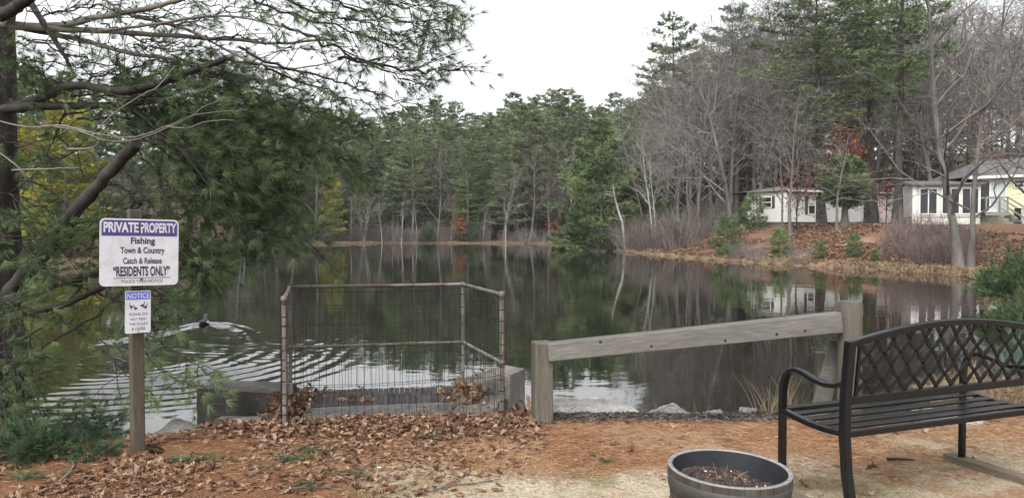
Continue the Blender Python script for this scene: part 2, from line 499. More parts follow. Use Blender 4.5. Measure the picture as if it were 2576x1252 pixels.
def ground_mat():
    m, nt, b = nodes_of("ground")
    L = nt.links.new
    a = nt.nodes.new("ShaderNodeAttribute")
    a.attribute_name = "albedo"
    tc = nt.nodes.new("ShaderNodeTexCoord")
    n1 = nt.nodes.new("ShaderNodeTexNoise")
    n1.inputs["Scale"].default_value = 55
    n1.inputs["Detail"].default_value = 6
    n1.inputs["Roughness"].default_value = .75
    L(tc.outputs["Object"], n1.inputs["Vector"])
    mr = nt.nodes.new("ShaderNodeMapRange")
    mr.inputs[1].default_value, mr.inputs[2].default_value = .32, .68
    mr.inputs[3].default_value, mr.inputs[4].default_value = .45, 1.5
    L(n1.outputs["Fac"], mr.inputs[0])
    vm = nt.nodes.new("ShaderNodeVectorMath")
    vm.operation = 'SCALE'
    L(a.outputs["Color"], vm.inputs[0])
    L(mr.outputs[0], vm.inputs["Scale"])
    L(vm.outputs[0], b.inputs["Base Color"])
    b.inputs["Roughness"].default_value = .95
    b.inputs["Specular IOR Level"].default_value = .1
    bn = nt.nodes.new("ShaderNodeBump")
    bn.inputs["Strength"].default_value = .8
    bn.inputs["Distance"].default_value = .012
    L(n1.outputs["Fac"], bn.inputs["Height"])
    L(bn.outputs[0], b.inputs["Normal"])
    return m

def grid_mesh(name, X, Y, Z, m):
    ny, nx = X.shape
    i = np.arange(ny - 1)[:, None] * nx
    j = np.arange(nx - 1)[None, :]
    f = np.stack([i + j, i + j + 1, i + nx + j + 1, i + nx + j], -1).reshape(-1, 4)
    b = MB()
    b.add(np.stack([X, Y, Z], -1).reshape(-1, 3), f)
    return b.mesh(name, m, True)

gme = grid_mesh("ground", GX, GY, GZ, ground_mat())
alb = ground_albedo(GX, GY, S)
ca = gme.attributes.new("albedo", 'FLOAT_COLOR', 'POINT')
ca.data.foreach_set("color", np.concatenate([alb, np.ones(alb.shape[:2] + (1,))], -1).astype(np.float32).ravel())
tag(link("ground", gme), kind="structure")

# ------------------------------------------------------------------ pond water with the duck's wake as real waves
DUCK = atz(513, 815, WZ)
def water_mat():
    m, nt, b = nodes_of("water")
    L = nt.links.new
    b.inputs["Base Color"].default_value = (.006, .0062, .004, 1)
    b.inputs["Roughness"].default_value = .015
    b.inputs["IOR"].default_value = 1.7
    b.inputs["Specular IOR Level"].default_value = .5
    tc = nt.nodes.new("ShaderNodeTexCoord")
    prev = None
    for sc, st, dist, det in (((.5, .9, 1), 1.0, .0055, 3), ((3.0, 5.0, 1), 1.0, .0010, 3)):
        mp = nt.nodes.new("ShaderNodeMapping")
        mp.inputs["Scale"].default_value = sc
        L(tc.outputs["Object"], mp.inputs[0])
        n = nt.nodes.new("ShaderNodeTexNoise")
        n.inputs["Scale"].default_value = 1.0
        n.inputs["Detail"].default_value = det
        L(mp.outputs[0], n.inputs["Vector"])
        bn = nt.nodes.new("ShaderNodeBump")
        bn.inputs["Strength"].default_value = st
        bn.inputs["Distance"].default_value = dist
        L(n.outputs["Fac"], bn.inputs["Height"])
        if prev: L(prev.outputs[0], bn.inputs["Normal"])
        prev = bn
    L(prev.outputs[0], b.inputs["Normal"])
    return m

wx = axis([(-46, -14, 2.0), (-14, -9, .3), (-9, .6, .045), (.6, 5, .25), (5, 40, 2.0)])
wy = axis([(3.0, 6.6, .2), (6.6, 17, .045), (17, 24, .25), (24, 104, 2.5)])
WX, WY = np.meshgrid(wx, wy)
def line_dist(x, y, pts):
    d, u = np.full(x.shape, 1e9), np.zeros(x.shape)
    tot = len(pts) - 1
    for k in range(tot):
        a, b = np.array(pts[k])[:2], np.array(pts[k + 1])[:2]
        ab = b - a
        t = np.clip(((x - a[0]) * ab[0] + (y - a[1]) * ab[1]) / (ab @ ab), 0, 1)
        q = np.hypot(x - a[0] - t * ab[0], y - a[1] - t * ab[1])
        m = q < d
        d, u = np.where(m, q, d), np.where(m, (k + t) / tot, u)
    return d, u
ARM_L = [atz(px, py, WZ) for px, py in ((513, 814), (470, 823), (425, 834), (370, 846), (300, 858), (200, 872))]
ARM_R = [atz(px, py, WZ) for px, py in ((513, 814), (550, 815), (585, 822), (612, 834), (628, 850), (630, 868))]
def wake(x, y):
    dx, dy = x + 5.5, y - 11.1
    jit = fbm(x, y, 1.1, 61) - .5
    r = np.hypot(dx, np.where(dy > 0, dy * .6, dy)) + jit * .45 + .10 * (fbm(x, y, .35, 64) - .5)
    ang = np.arctan2(-dy, dx)
    sector = .25 + .75 * sstep(-1.0, -.2, ang) * (1 - sstep(2.2, 2.9, ang))
    broken = sstep(.30, .62, fbm(x * .8 + y * .3, y, .6, 71))
    amp = .0070 * sstep(.5, 1.3, r) * (1 - sstep(2.3, 4.2, r)) * (.25 + .9 * broken) * (1 - .8 * sstep(-3.5, -2.0, x)) * (1 - .9 * sstep(4.5, 5.8, -x))
    lam = .20 + .055 * np.clip(r, 0, 4)
    z = amp * np.sin(2 * math.pi * r / .30 + 3.0 * np.log(1 + r)) * sector
    chop = np.exp(-(r / 1.7) ** 2) * .0030
    z = z + chop * np.sin(2 * math.pi * (dy + .35 * dx + jit * .6) / .19) * sstep(.4, .7, fbm(x, y * 1.6, .32, 81)) * 1.6
    for arm, h in ((ARM_L, .020), (ARM_R, .022)):
        d, u = line_dist(x, y, arm)
        z = z + h * (1 - sstep(.75, 1.0, u)) * (.5 + .8 * broken) * np.cos(2 * math.pi * d / .36) * np.exp(-(d / .22) ** 2)
    z = z + .0006 * np.sin(2 * math.pi * ((y - 9.2) - .12 * x + jit * .4) / .34) * np.exp(-((y - 9.3) / .8) ** 2) * (1 - sstep(-4.6, -3.4, x)) * (.3 + broken)
    return z
WZZ = WZ + wake(WX, WY)
tag(link("water", grid_mesh("water", WX, WY, WZZ, water_mat())), kind="structure")
# ------------------------------------------------------------------ trees
def tuft_tris(mb, pos, dirs, n, ln, wd, spread, tint, m=0):
    """n thin needle triangles at every position, fanned about its direction"""
    k = len(pos)
    d = np.repeat(dirs, n, 0) + rng.normal(0, spread, (k * n, 3))
    d /= np.linalg.norm(d, axis=1)[:, None]
    p = np.repeat(pos, n, 0)
    l = np.repeat(np.broadcast_to(ln, (k,)), n) * rng.uniform(.7, 1.15, k * n)
    side = np.cross(d, rng.normal(0, 1, (k * n, 3)))
    side /= np.maximum(np.linalg.norm(side, axis=1), 1e-6)[:, None]
    w = np.broadcast_to(wd, (k * n,)) if np.ndim(wd) == 0 else np.repeat(wd, n)
    a = p - side * (w / 2)[:, None]
    b = p + side * (w / 2)[:, None]
    c = p + d * l[:, None]
    v = np.stack([a, b, c], 1).reshape(-1, 3)
    t = np.repeat(np.clip(np.repeat(tint, n) + rng.normal(0, .10, k * n), 0, 1), 3)
    mb.add(v, np.arange(len(v)).reshape(-1, 3), t, m)

def pine_meshes(H, crown0, Lmax, nwh, dens, prof, seed, matf, matb, r0=None, up=.25, cl=.36, cw=.085, bare=.0, lean=0.0):
    """a white pine: tapered trunk with bare lower snags, tiers of branches carrying needle sprays"""
    global rng
    keep, rng = rng, np.random.default_rng(seed)
    wood, leaf = MB(), MB()
    r0 = r0 or H * .0125
    zs = np.linspace(0, H, 9)
    tx = np.cumsum(rng.normal(0, H * .004, 9)) + lean * (zs / H) ** 1.6
    ty = np.cumsum(rng.normal(0, H * .004, 9))
    tx -= tx[0]; ty -= ty[0]
    wood.tube(np.column_stack([tx, ty, zs]), np.maximum(r0 * (1 - zs / H) ** .8 * (1 + .5 * np.exp(-zs / .4)), .015), 7)
    axp = lambda z: np.array([np.interp(z, zs, tx), np.interp(z, zs, ty), z])
    for z in rng.uniform(.08 * H, max(crown0, .09) * H, int(bare)):         # dead snags under the crown
        a = U2(0, 6.283); l = U2(.5, 2.2)
        p = axp(z)
        wood.tube([p, p + np.array([math.cos(a) * l * .6, math.sin(a) * l * .6, .05 * l]), p + np.array([math.cos(a) * l, math.sin(a) * l, U2(-.2, .25) * l])], [.022, .014, .006], 3, cap=False)
    for i in range(nwh):
        t = (i + U2(-.3, .3)) / nwh
        t = min(max(t, 0), .995)
        z = H * (crown0 + (1 - crown0) * t)
        nb = rng.integers(3, 6)
        a0 = U2(0, 6.283)
        tier = U2(.7, 1.15)
        for k in range(nb):
            a = a0 + k * 6.283 / nb + U2(-.45, .45)
            L_ = Lmax * prof(t) * U2(.55, 1.1) * tier + .25
            e = up * (t * 1.6 - .35) + U2(-.08, .10)
            s = np.linspace(0, 1, 5)
            hd = np.array([math.cos(a), math.sin(a), 0])
            lat = np.array([-math.sin(a), math.cos(a), 0])
            p0 = axp(z)
            P = p0 + np.outer(s * L_, hd) + np.outer(L_ * (e * s + .16 * s * s), [0, 0, 1]) + np.outer(np.sin(s * 3) * U2(-.07, .07) * L_, lat)
            wood.tube(P, .011 * L_ * (1 - s * .85) + .006, 3, cap=False)
            n = max(5, int(dens * L_ * 12))
            ss = .18 + .82 * rng.random(n) ** .75
            pos = np.column_stack([np.interp(ss, s, P[:, q]) for q in range(3)])
            off = rng.normal(0, 1, n) * .20 * L_ * (1.15 - .75 * ss) + rng.normal(0, .08, n)
            pos += np.outer(off, lat) + np.outer(rng.normal(.05, .10, n), [0, 0, 1])
            d = np.outer(np.ones(n), hd) * .8 + np.outer(np.sign(off) * .6, lat) + np.array([0, 0, .45])
            bt = U2(.18, .82)
            tuft_tris(leaf, pos, d, 6, cl * rng.uniform(.7, 1.2, n), cw, .55, np.clip(bt + rng.normal(0, .12, n), 0, 1))
    rng = keep
    return wood.mesh("pine_trunk", matb, True), leaf.mesh("pine_crown", matf)

def U2(a, b):
    return float(a + (b - a) * rng.random())

def bare_meshes(H, r0, seed, mat_b, mat_t, fork=.25, spread=1.0, n0=10, n1=6, n2=5, n3=3, lean=(0, 0), stems=1, twig=.008, up=.25):
    """a leafless tree: trunk and limbs in one mesh, fine twigs in another"""
    global rng
    keep, rng = rng, np.random.default_rng(seed)
    wood, tw = MB(), MB()
    def path(p, d, L_, n, wob, tro):
        pts = [p]
        d = d / np.linalg.norm(d)
        for _ in range(n):
            d = d + rng.normal(0, wob, 3) + np.array([0, 0, tro])
            d /= np.linalg.norm(d)
            pts.append(pts[-1] + d * L_ / n)
        return np.array(pts)
    def grow(p, d, L_, r, lev):
        n = (8, 6, 4, 3)[lev]
        P = path(p, d, L_, n, (.05, .14, .2, .25)[lev], (.02, .05, .04, .03)[lev] * up * 4)
        s = np.linspace(0, 1, n + 1)
        rad = np.maximum(r * (1 - s * (.82, .85, .85, .7)[lev]), .0028)
        if lev == 0:
            rad = rad * (1 + .7 * np.exp(-s * L_ / .35))
        (wood if lev < 2 else tw).tube(P, rad, (8, 5, 3, 3)[lev], cap=False, tint=U2(.2, .8))
        if lev == 3: return
        nc = (n0, n1, n2)[lev]
        lo = (fork, .2, .15)[lev]
        for k in range(nc):
            t = lo + (1 - lo) * (k + U2(.1, .9)) / nc
            t = min(t, .985)
            q = np.array([np.interp(t, s, P[:, c]) for c in range(3)])
            dd = P[min(int(t * n) + 1, n)] - P[int(t * n)]
            dd /= np.linalg.norm(dd)
            side = np.cross(dd, rng.normal(0, 1, 3))
            side /= np.linalg.norm(side)
            nd = dd * U2(.5, 1.0) + side * U2(.55, 1.0) * spread
            grow(q, nd, L_ * ((.46, .5, .5)[lev]) * (1.25 - .65 * t) * U2(.65, 1.15), max(np.interp(t, s, rad) * U2(.42, .68), .003), lev + 1)
        if lev < 3:
            for k in range((0, 0, n3)[lev]):
                t = .4 + .6 * rng.random()
                q = np.array([np.interp(t, s, P[:, c]) for c in range(3)])
                dd = P[-1] - P[0]
                dd /= np.linalg.norm(dd)
                nd = dd + rng.normal(0, .55, 3)
                l = L_ * U2(.25, .5)
                nd = nd / np.linalg.norm(nd) * l
                tw.tube([q, q + nd * .5 + rng.normal(0, .06 * l, 3), q + nd], [twig, twig * .8, twig * .45], 3, cap=False, tint=U2(.1, .9))
    for st in range(stems):
        a = st * 6.283 / max(stems, 1) + U2(-.5, .5)
        o = np.array([math.cos(a), math.sin(a), 0]) * (0 if stems == 1 else r0 * 1.1)
        d = np.array([lean[0] + (math.cos(a) * .08 if stems > 1 else 0), lean[1] + (math.sin(a) * .08 if stems > 1 else 0), 1.0])
        grow(o + np.array([0, 0, -.1]), d, H * (1 if st == 0 else U2(.75, .98)), r0 * (1 if st == 0 else U2(.6, .9)), 0)
    rng = keep
    return wood.mesh("bare_trunk", mat_b, True), tw.mesh("bare_twigs", mat_t)

def tree(name, label, cat, meshes, loc, rz=0.0, sc=1.0, group=None, parts=("trunk", "crown"), tilt=(0, 0)):
    o = thing(name, label, cat, loc, rz, group)
    o.rotation_euler = (tilt[0], tilt[1], rz)
    o.scale = sc if isinstance(sc, (tuple, list)) else (sc, sc, sc)
    for p, me in zip(parts, meshes):
        link(p, me, o)
    return o

P_open = lambda t: (.45 + .75 * min(t / .3, 1)) * (1 - t) ** .62 if t < .98 else .06
P_flat = lambda t: (.6 + .5 * math.sin(t * 2.6)) * (1 - t ** 3) * .85
P_cone = lambda t: (1 - t) ** .85 * (.85 + .15 * math.sin(t * 25))
P_young = lambda t: (.8 + .35 * min(t / .12, 1)) * (1 - t) ** .75

# kinds of far pine, 20 m tall
PINES = [pine_meshes(20, c0, Lm, nw, de, pf, 100 + i, MT["pine_far"], MT["bark_far"], bare=14, r0=.2)
         for i, (c0, Lm, nw, de, pf) in enumerate([(.20, 3.4, 22, 1.6, P_open), (.27, 3.1, 20, 1.7, P_flat), (.14, 3.2, 24, 1.5, P_cone), (.30, 3.8, 18, 1.7, P_open), (.22, 2.9, 22, 1.6, P_flat), (.10, 3.5, 25, 1.5, P_open)])]

def place_on(px, Y):
    x = (px - CX) / F * Y / (math.cos(PITCH)) * 1.0
    return np.array([x, Y, H1(x, Y) - .05])

def top_scale(px, top, Y, Hm, base):
    z = at(px, top, Y)[2]
    return max((z - base) / Hm, .2)

G_FAR = "tall pines of the wall of forest across the pond"
first = {}
def put_pine(px, Y, top, kind, label, group, name="pine_tree", meshes=None, Hm=20.0, wide=1.0):
    p = place_on(px, Y)
    s = top_scale(px, top, Y, Hm, p[2])
    w = s * wide
    return tree(name, label, "pine tree", meshes or PINES[kind], p, U(0, 6.28), (w, w, s), group)

far_tops = [(560, 250), (700, 235), (820, 262), (900, 270), (1000, 268), (1075, 238), (1110, 225), (1150, 252), (1200, 262), (1250, 246), (1320, 226), (1400, 224), (1480, 232), (1540, 228), (1620, 225)]
def skyline(px):
    return float(np.interp(px, [a for a, _ in far_tops], [b for _, b in far_tops]))
i = 0
for Y, st, lo, hi, a, b in ((150, 44, 15, 55, 480, 1720), (102.5, 58, 60, 190, 640, 1470), (108, 50, 25, 110, 560, 1540), (115, 46, 5, 60, 540, 1640), (125, 42, -8, 25, 500, 1680), (138, 52, 0, 40, 480, 1700)):
    for px in np.arange(a, b, st):
        q = px + U(-18, 18)
        put_pine(q, Y + U(-2.5, 2.5), skyline(q) + U(lo, hi), i * 5 % 6 if i % 3 else int(U(0, 6)), "tall green pine in the unbroken wall of forest across the pond", G_FAR, wide=U(1.15, 1.6))
        i += 1
# the one tall pale-barked pine and the layered pine in front of the wall
put_pine(1040, 101.5, 300, 3, "pine with a long pale bare trunk standing in front of the forest wall", None, wide=1.1)
lay = pine_meshes(17, .12, 4.6, 17, 1.7, P_flat, 301, MT["pine_mid"], MT["bark_far"], r0=.22)
put_pine(1180, 100.6, 345, 0, "light green layered pine with flat tiers by the orange sapling", None, meshes=lay, Hm=17.0)

# young growth under the tall pines
G_U = "young pines under the wall of forest across the pond"
under = [pine_meshes(9, .03, 2.4, 17, 1.3, P_young, 330 + q, MT["pine_far"], MT["bark_far"], r0=.1) for q in range(2)]
for q in range(46):
    px = U(480, 1560)
    put_pine(px, U(104, 122), U(430, 520), 0, "young pine in the shade beneath the forest wall across the pond", G_U, meshes=under[q % 2], Hm=9.0, wide=U(1.0, 1.6))
# left shore pines seen through the near pine
G_L = "pines on the left shore behind the near pine"
for px, Y, top in ((-190, 46, 60), (-120, 52, 150), (-60, 44, 120), (10, 50, 95), (70, 57, 180), (120, 48, 200), (180, 60, 170), (250, 56, 215), (310, 66, 190), (370, 62, 235), (430, 74, 205), (490, 70, 250), (540, 84, 225), (600, 80, 255), (650, 92, 240), (330, 78, 230), (220, 72, 190), (60, 70, 140), (-30, 68, 130), (140, 80, 210), (440, 90, 240), (700, 97, 262)):
    put_pine(px, Y, top, int(U(0, 6)), "dark pine on the left shore seen through the branches of the near pine", G_L, wide=U(1.0, 1.4))
yel = pine_meshes(12, .08, 3.4, 20, 2.0, P_young, 302, MT["pine_yellow"], MT["bark_far"], r0=.18)
put_pine(165, 43, 235, 0, "large yellow green pine on the left shore behind the near pine", None, meshes=yel, Hm=12.0, wide=1.15)
put_pine(75, 46, 300, 0, "yellow green pine at the left edge beside the near pine trunk", None, meshes=yel, Hm=12.0, wide=1.0)
put_pine(835, 97.5, 440, 0, "small yellow green pine at the water's edge left of the white birch clump", None, meshes=yel, Hm=12.0, wide=1.0)

for q in range(34):
    px = 1640 + q * 30 + U(-12, 12)
    put_pine(px, U(88, 108), U(370, 470), 0, "young dark pine filling the shade behind the white houses", "young pines behind the white houses", meshes=under[q % 2], Hm=9.0, wide=U(1.0, 1.5))
# pines on the right: the tall stand behind the bare trees and houses
G_R = "tall dark pines rising behind the white houses"
for px, Y, top in ((1600, 88, 250), (1660, 92, 170), (1740, 90, 130), (1780, 96, 105), (1870, 92, 90), (1930, 86, 60), (1985, 95, 95), (2030, 84, -20), (2120, 88, 40), (2170, 92, 10), (2240, 86, 60), (2310, 92, 150), (2370, 84, 190), (2430, 90, 170), (2490, 86, 150), (2550, 92, 130), (2610, 88, 120), (2680, 90, 140), (1700, 104, 150), (1850, 106, 120), (2000, 104, 100), (2150, 106, 90), (2300, 104, 170), (2450, 106, 200), (2600, 104, 180)):
    put_pine(px, Y, top, int(U(0, 6)), "tall dark pine in the stand rising behind the white houses", G_R, wide=U(1.05, 1.4))
big = [pine_meshes(26, .34, 5.6, 18, 1.6, P_flat, 310, MT["pine_far"], MT["bark_pine"], r0=.36, bare=16), pine_meshes(24, .42, 4.6, 16, 1.8, P_open, 311, MT["pine_mid"], MT["bark_pine"], r0=.32, bare=16)]
put_pine(1690, 78, 42, 0, "tall open-crowned pine at the left end of the right hand wood", None, meshes=big[1], Hm=24.0, wide=1.25)
put_pine(1832, 76, 18, 0, "tall round topped pine behind the bare grey trees", None, meshes=big[1], Hm=24.0, wide=1.3)
put_pine(2062, 58.5, -70, 0, "tall pine with a straight trunk in front of the white mobile home's window", None, meshes=big[0], Hm=26.0, wide=1.5)
put_pine(2190, 58.0, -190, 0, "tall pine with a dark trunk beside the mobile home's railed steps", None, meshes=big[0], Hm=26.0, wide=1.3)
put_pine(2255, 50.0, -240, 0, "tall pine with a thick trunk left of the white sunroom", None, meshes=big[1], Hm=24.0)

shore = [pine_meshes(11, .0, 4.4, 30, 2.2, lambda t: (.75 + .35 * min(t / .15, 1)) * (1 - t) ** .8 + .05, 320 + q * 7, MT["pine_mid"], MT["bark_far"], r0=.2, up=.12) for q in range(2)]
put_pine(1512, 67, 300, 0, "dense bushy green pine leaning over the water at the wooded point", None, meshes=shore[0], Hm=11.0, wide=1.02)
put_pine(1590, 71, 330, 0, "second bushy green pine behind the leaning white birch", None, meshes=shore[1], Hm=11.0, wide=.9)
put_pine(1462, 69, 520, 0, "low bushy green pine skirt touching the water at the wooded point", None, meshes=shore[1], Hm=11.0, wide=1.6)
low = pine_meshes(6, .28, 2.3, 15, 2.4, P_flat, 321, MT["pine_mid"], MT["bark_grey"], r0=.28)
put_pine(2125, 48.5, 395, 0, "low wide green pine with a thick grey trunk in front of the mobile home", None, meshes=low, Hm=6.0, wide=1.15)

sap = pine_meshes(2.2, .0, .75, 9, 4.0, P_young, 322, MT["pine_mid"], MT["bark_dark"], r0=.03, cl=.2, cw=.03)
for px, Y, s, lab in ((1830, 47, 1.15, "pine sapling on the bank left of the mobile home"), (1962, 42.5, .75, "bushy pine sapling at the foot of the twin oak trunks"), (2062, 40.0, .45, "small pine sapling low on the bank between two others"), (2148, 39.0, .55, "thin pine sapling on the bank below the low wide pine"), (1690, 58, 1.0, "small pine sapling by the pale trunk on the point"), (1895, 57, 1.2, "pine sapling against the mobile home's left corner"), (2200, 37, .3, "tiny pine sapling near the waterline left of the red brush")):
    tree("pine_sapling", lab, "pine sapling", sap, place_on(px, Y), U(0, 6), s, "pine saplings on the right bank")

# ------------------------------------------------------------------ bare trees
BARE = [bare_meshes(15, .17, 400 + i, MT["bark_grey"], MT["twig_grey"], fork=fk, spread=sp, n0=13, n1=9, n2=6, n3=5, twig=.011, stems=stm)
        for i, (fk, sp, stm) in enumerate([(.22, 1.0, 1), (.30, 1.25, 1), (.18, .9, 2), (.28, 1.1, 1), (.35, .8, 1)])]
BRED = bare_meshes(15, .16, 420, MT["bark_grey"], MT["twig_red"], fork=.2, spread=.95, n0=13, n1=9, n2=6, n3=5, twig=.012)
PALE = [bare_meshes(9, .085, 430 + i, MT["bark_pale"], MT["twig_pale"], fork=.35, spread=.8, n0=10, n1=5, n2=4, n3=2, twig=.009, stems=s) for i, s in enumerate((1, 4, 2))]

def put_bare(px, Y, top, me, label, group=None, name="bare_tree", Hm=15.0, rz=None, wide=1.0, cat="bare tree", tilt=(0, 0)):
    p = place_on(px, Y)
    s = top_scale(px, top, Y, Hm, p[2])
    return tree(name, label, cat, me, p, U(0, 6.28) if rz is None else rz, (s * wide, s * wide, s), group, ("trunk", "twigs"), tilt)

G_B = "leafless grey trees on the right hand bank"
for k, (px, Y, top, w) in enumerate(((1625, 66, 300, 1.1), (1705, 63, 250, 1.1), (1745, 60, 215, 1.2), (1790, 70, 120, 1.1), (1840, 66, 130, 1.15), (1900, 62, 140, 1.2), (1950, 72, 60, 1.1), (2010, 67, 110, 1.15), (2085, 66, 95, 1.2), (2140, 70, 60, 1.15), (2205, 68, 80, 1.2), (2290, 70, 110, 1.2), (2350, 66, 60, 1.2), (2500, 64, 90, 1.2), (2560, 68, 70, 1.2), (2470, 74, 130, 1.2), (2620, 62, 50, 1.2), (1670, 74, 200, 1.1), (1870, 78, 100, 1.1), (2050, 79, 120, 1.1))):
    put_bare(px, Y, top, BRED if k % 7 == 3 else BARE[k % 5], "leafless grey twiggy tree in the thicket of the right hand bank", G_B, wide=w)
put_bare(1852, 47, 150, BARE[0], "thin pale leafless tree low on the bank left of the mobile home", None, wide=1.25)
put_bare(1644, 61, 330, PALE[2], "pale leafless tree with a bent trunk at the tip of the point", None, Hm=9.0, wide=1.0)
put_bare(1965, 50, 330, BARE[3], "leaning grey oak trunk, left of a pair before the mobile home", None, tilt=(0, R(-5)))
put_bare(1988, 49, 260, BARE[4], "straight grey oak trunk, right of a pair before the mobile home", None, wide=1.2)
put_bare(2105, 47, 330, BARE[1], "wide leafless tree whose red brown leaves hang over the low pine", None, wide=1.4)
near_big = bare_meshes(15, .17, 450, MT["bark_grey"], MT["twig_grey"], fork=.12, spread=1.1, n0=13, n1=9, n2=6, n3=4, twig=.007, stems=2)
put_bare(2428, 31.5, -160, near_big, "big twin-trunked leafless tree at the waterline before the sunroom", None, wide=1.1, rz=2.6)
near_b2 = bare_meshes(12, .13, 451, MT["bark_grey"], MT["twig_red"], fork=.1, spread=1.2, n0=13, n1=8, n2=6, n3=4, twig=.006, stems=1)
put_bare(2610, 33, 60, near_b2, "leafless reddish tree at the right edge before the yellow house", None, Hm=12.0, wide=1.2)
put_bare(2780, 19, -420, near_b2, "leafless tree just outside the right edge whose dark twigs hang in the corner", None, Hm=12.0, wide=1.2, rz=1.0)

G_B2 = "tall leafless trees among the houses on the right"
for k in range(34):
    px = 1640 + k * 31 + U(-14, 14)
    put_bare(px, U(66, 86) if px > 1850 else U(64, 84), float(np.interp(px, [1640, 1760, 1900, 2050, 2600], [230, 130, 60, 10, 10])) + U(-20, 130), BRED if px > 2380 and k % 2 else BARE[(k * 2) % 5], "tall leafless tree in the grey wood behind and beside the white houses", G_B2, wide=U(1.1, 1.45))
# leaning white birch on the point
br = MB()
bp = [at(1573, 600, 63), at(1566, 560, 63), at(1554, 525, 63), at(1545, 490, 63), at(1541, 462, 63)]
bp[0][2] = H1(*bp[0][:2]) - .05
o = thing("birch_tree", "leaning white birch with a bare curved stem on the wooded point", "birch tree", bp[0])
br.tube(np.array(bp) - bp[0], [.13, .11, .09, .06, .03], 7)
br.build("trunk", MT["bark_pale"], o, True)
b2 = MB()
for k in range(14):
    t = U(.3, 1)
    p = np.array([np.interp(t, np.linspace(0, 1, 5), np.array(bp)[:, c]) for c in range(3)]) - bp[0]
    a = U(0, 6.28); l = U(.6, 1.7)
    b2.tube([p, p + np.array([math.cos(a) * l * .6, math.sin(a) * l * .5, .12 * l]), p + np.array([math.cos(a) * l, math.sin(a) * l, .1 * l])], [.025, .018, .008], 3, cap=False)
b2.build("twigs", MT["twig_pale"], o)

G_T = "grey leafless trees under the wall of forest across the pond"
for q in range(24):
    px = U(560, 1480)
    put_bare(px, U(101, 112), U(420, 520), BARE[q % 5] if q % 3 else BRED, "grey leafless tree mingled with the pines of the forest wall across the pond", G_T, wide=U(1.1, 1.5))
# pale and reddish bare trees along the far shore
G_S = "pale bare trees at the far waterline"
put_bare(915, 99.6, 470, PALE[1], "clump of white birch stems at the far waterline", None, "birch_clump", 9.0, cat="birch clump")
put_bare(962, 99.9, 490, PALE[0], "single thin white birch right of the birch clump", None, "birch_tree", 9.0, cat="birch tree")
put_bare(880, 99.4, 500, PALE[0], "thin white birch left of the birch clump", None, "birch_tree", 9.0, cat="birch tree")
put_bare(1272, 98.9, 425, PALE[2], "white branched bare tree in the middle of the far shore", None, Hm=9.0, wide=1.1)
put_bare(1335, 100, 370, BRED, "wide reddish grey bare tree right of the white branched tree", None, wide=1.15)
put_bare(1385, 100, 440, BRED, "smaller reddish grey bare tree near the clearing on the far shore", None, wide=1.1)
for px, Y, top in ((742, 92, 420), (700, 89, 480), (790, 97, 430), (830, 99, 470), (1010, 100, 480), (1050, 100.4, 500), (1100, 100, 470), (1135, 100.5, 500), (1215, 99.8, 510), (1300, 101, 480), (1430, 96, 400), (1455, 88, 470), (660, 86, 450), (610, 76, 440), (560, 72, 420), (480, 64, 450), (400, 58, 430), (330, 50, 450)):
    put_bare(px, Y, top, [PALE[0], PALE[2], BRED][int(U(0, 3))] if px > 600 else BARE[int(U(0, 5))], "slender bare tree standing along the far waterline", G_S, Hm=9.0 if px > 600 else 15.0)

# ------------------------------------------------------------------ brush, saplings with dead leaves, grass
def brush_mesh(seed, h, w, n, m, sides=3, r=.008):
    global rng
    keep, rng = rng, np.random.default_rng(seed)
    b = MB()
    for _ in range(n):
        a, rr = U2(0, 6.28), w * .35 * math.sqrt(rng.random())
        p = np.array([math.cos(a) * rr, math.sin(a) * rr, -.05])
        d = np.array([math.cos(a) * U2(0, .5), math.sin(a) * U2(0, .5), 1.0])
        L_ = h * U2(.5, 1.1)
        pts = [p]
        for _ in range(3):
            d = d + rng.normal(0, .16, 3)
            d /= np.linalg.norm(d)
            pts.append(pts[-1] + d * L_ / 3)
        t = U2(.1, .9)
        b.tube(pts, [r, r * .8, r * .6, r * .3], sides, t, cap=False)
        for k in (1, 2, 2, 3):
            e = pts[k] - d * L_ * U2(0, .2)
            nd = d + rng.normal(0, .5, 3)
            b.tube([e, e + nd * L_ * U2(.15, .3)], [r * .55, r * .25], 3, t, cap=False)
    rng = keep
    return b.mesh("brush", m)
BR_RED = [brush_mesh(500 + i, 1.6, 2.2, 90, MT["twig_red"], r=.011) for i in range(2)]
BR_GREY = [brush_mesh(510 + i, 1.9, 2.4, 90, MT["twig_grey"], r=.012) for i in range(2)]
def put_single(name, label, cat, me, loc, sc=1.0, group=None, rz=None):
    o = link(name, me, None, loc, (0, 0, U(0, 6.28) if rz is None else rz))
    o.scale = sc if isinstance(sc, (tuple, list)) else (sc, sc, sc)
    return tag(o, label, cat, group)
G_BF = "bare brush along the far waterline"
for px in np.arange(640, 1440, 15):
    t = px + U(-6, 6)
    Yw = float(np.interp(t, [500, 690, 800, 960, 1240, 1430], [64, 87.5, 95, 100.4, 99.2, 95.5])) + U(.3, 1.6)
    p = place_on(t, Yw)
    if 1225 < t < 1425 and U(0, 1) < .6: continue
    put_single("bare_shrub", "leafless brown brush growing along the far waterline", "shrub", (BR_GREY + BR_RED)[int(U(0, 4))], p, (U(.8, 1.3), U(.8, 1.3), U(.7, 1.7)), G_BF)
for px in (250, 300, 350, 420, 480, 540, 590):
    Yw = float(np.interp(px, [100, 250, 500, 690], [32.5, 41.5, 65, 88]))
    put_single("bare_shrub", "leafless brown brush on the left shore behind the signpost", "shrub", BR_RED[0], place_on(px, Yw + 1), U(.6, .9), "bare brush on the left shore")
G_BP = "bare brush on the wooded point"
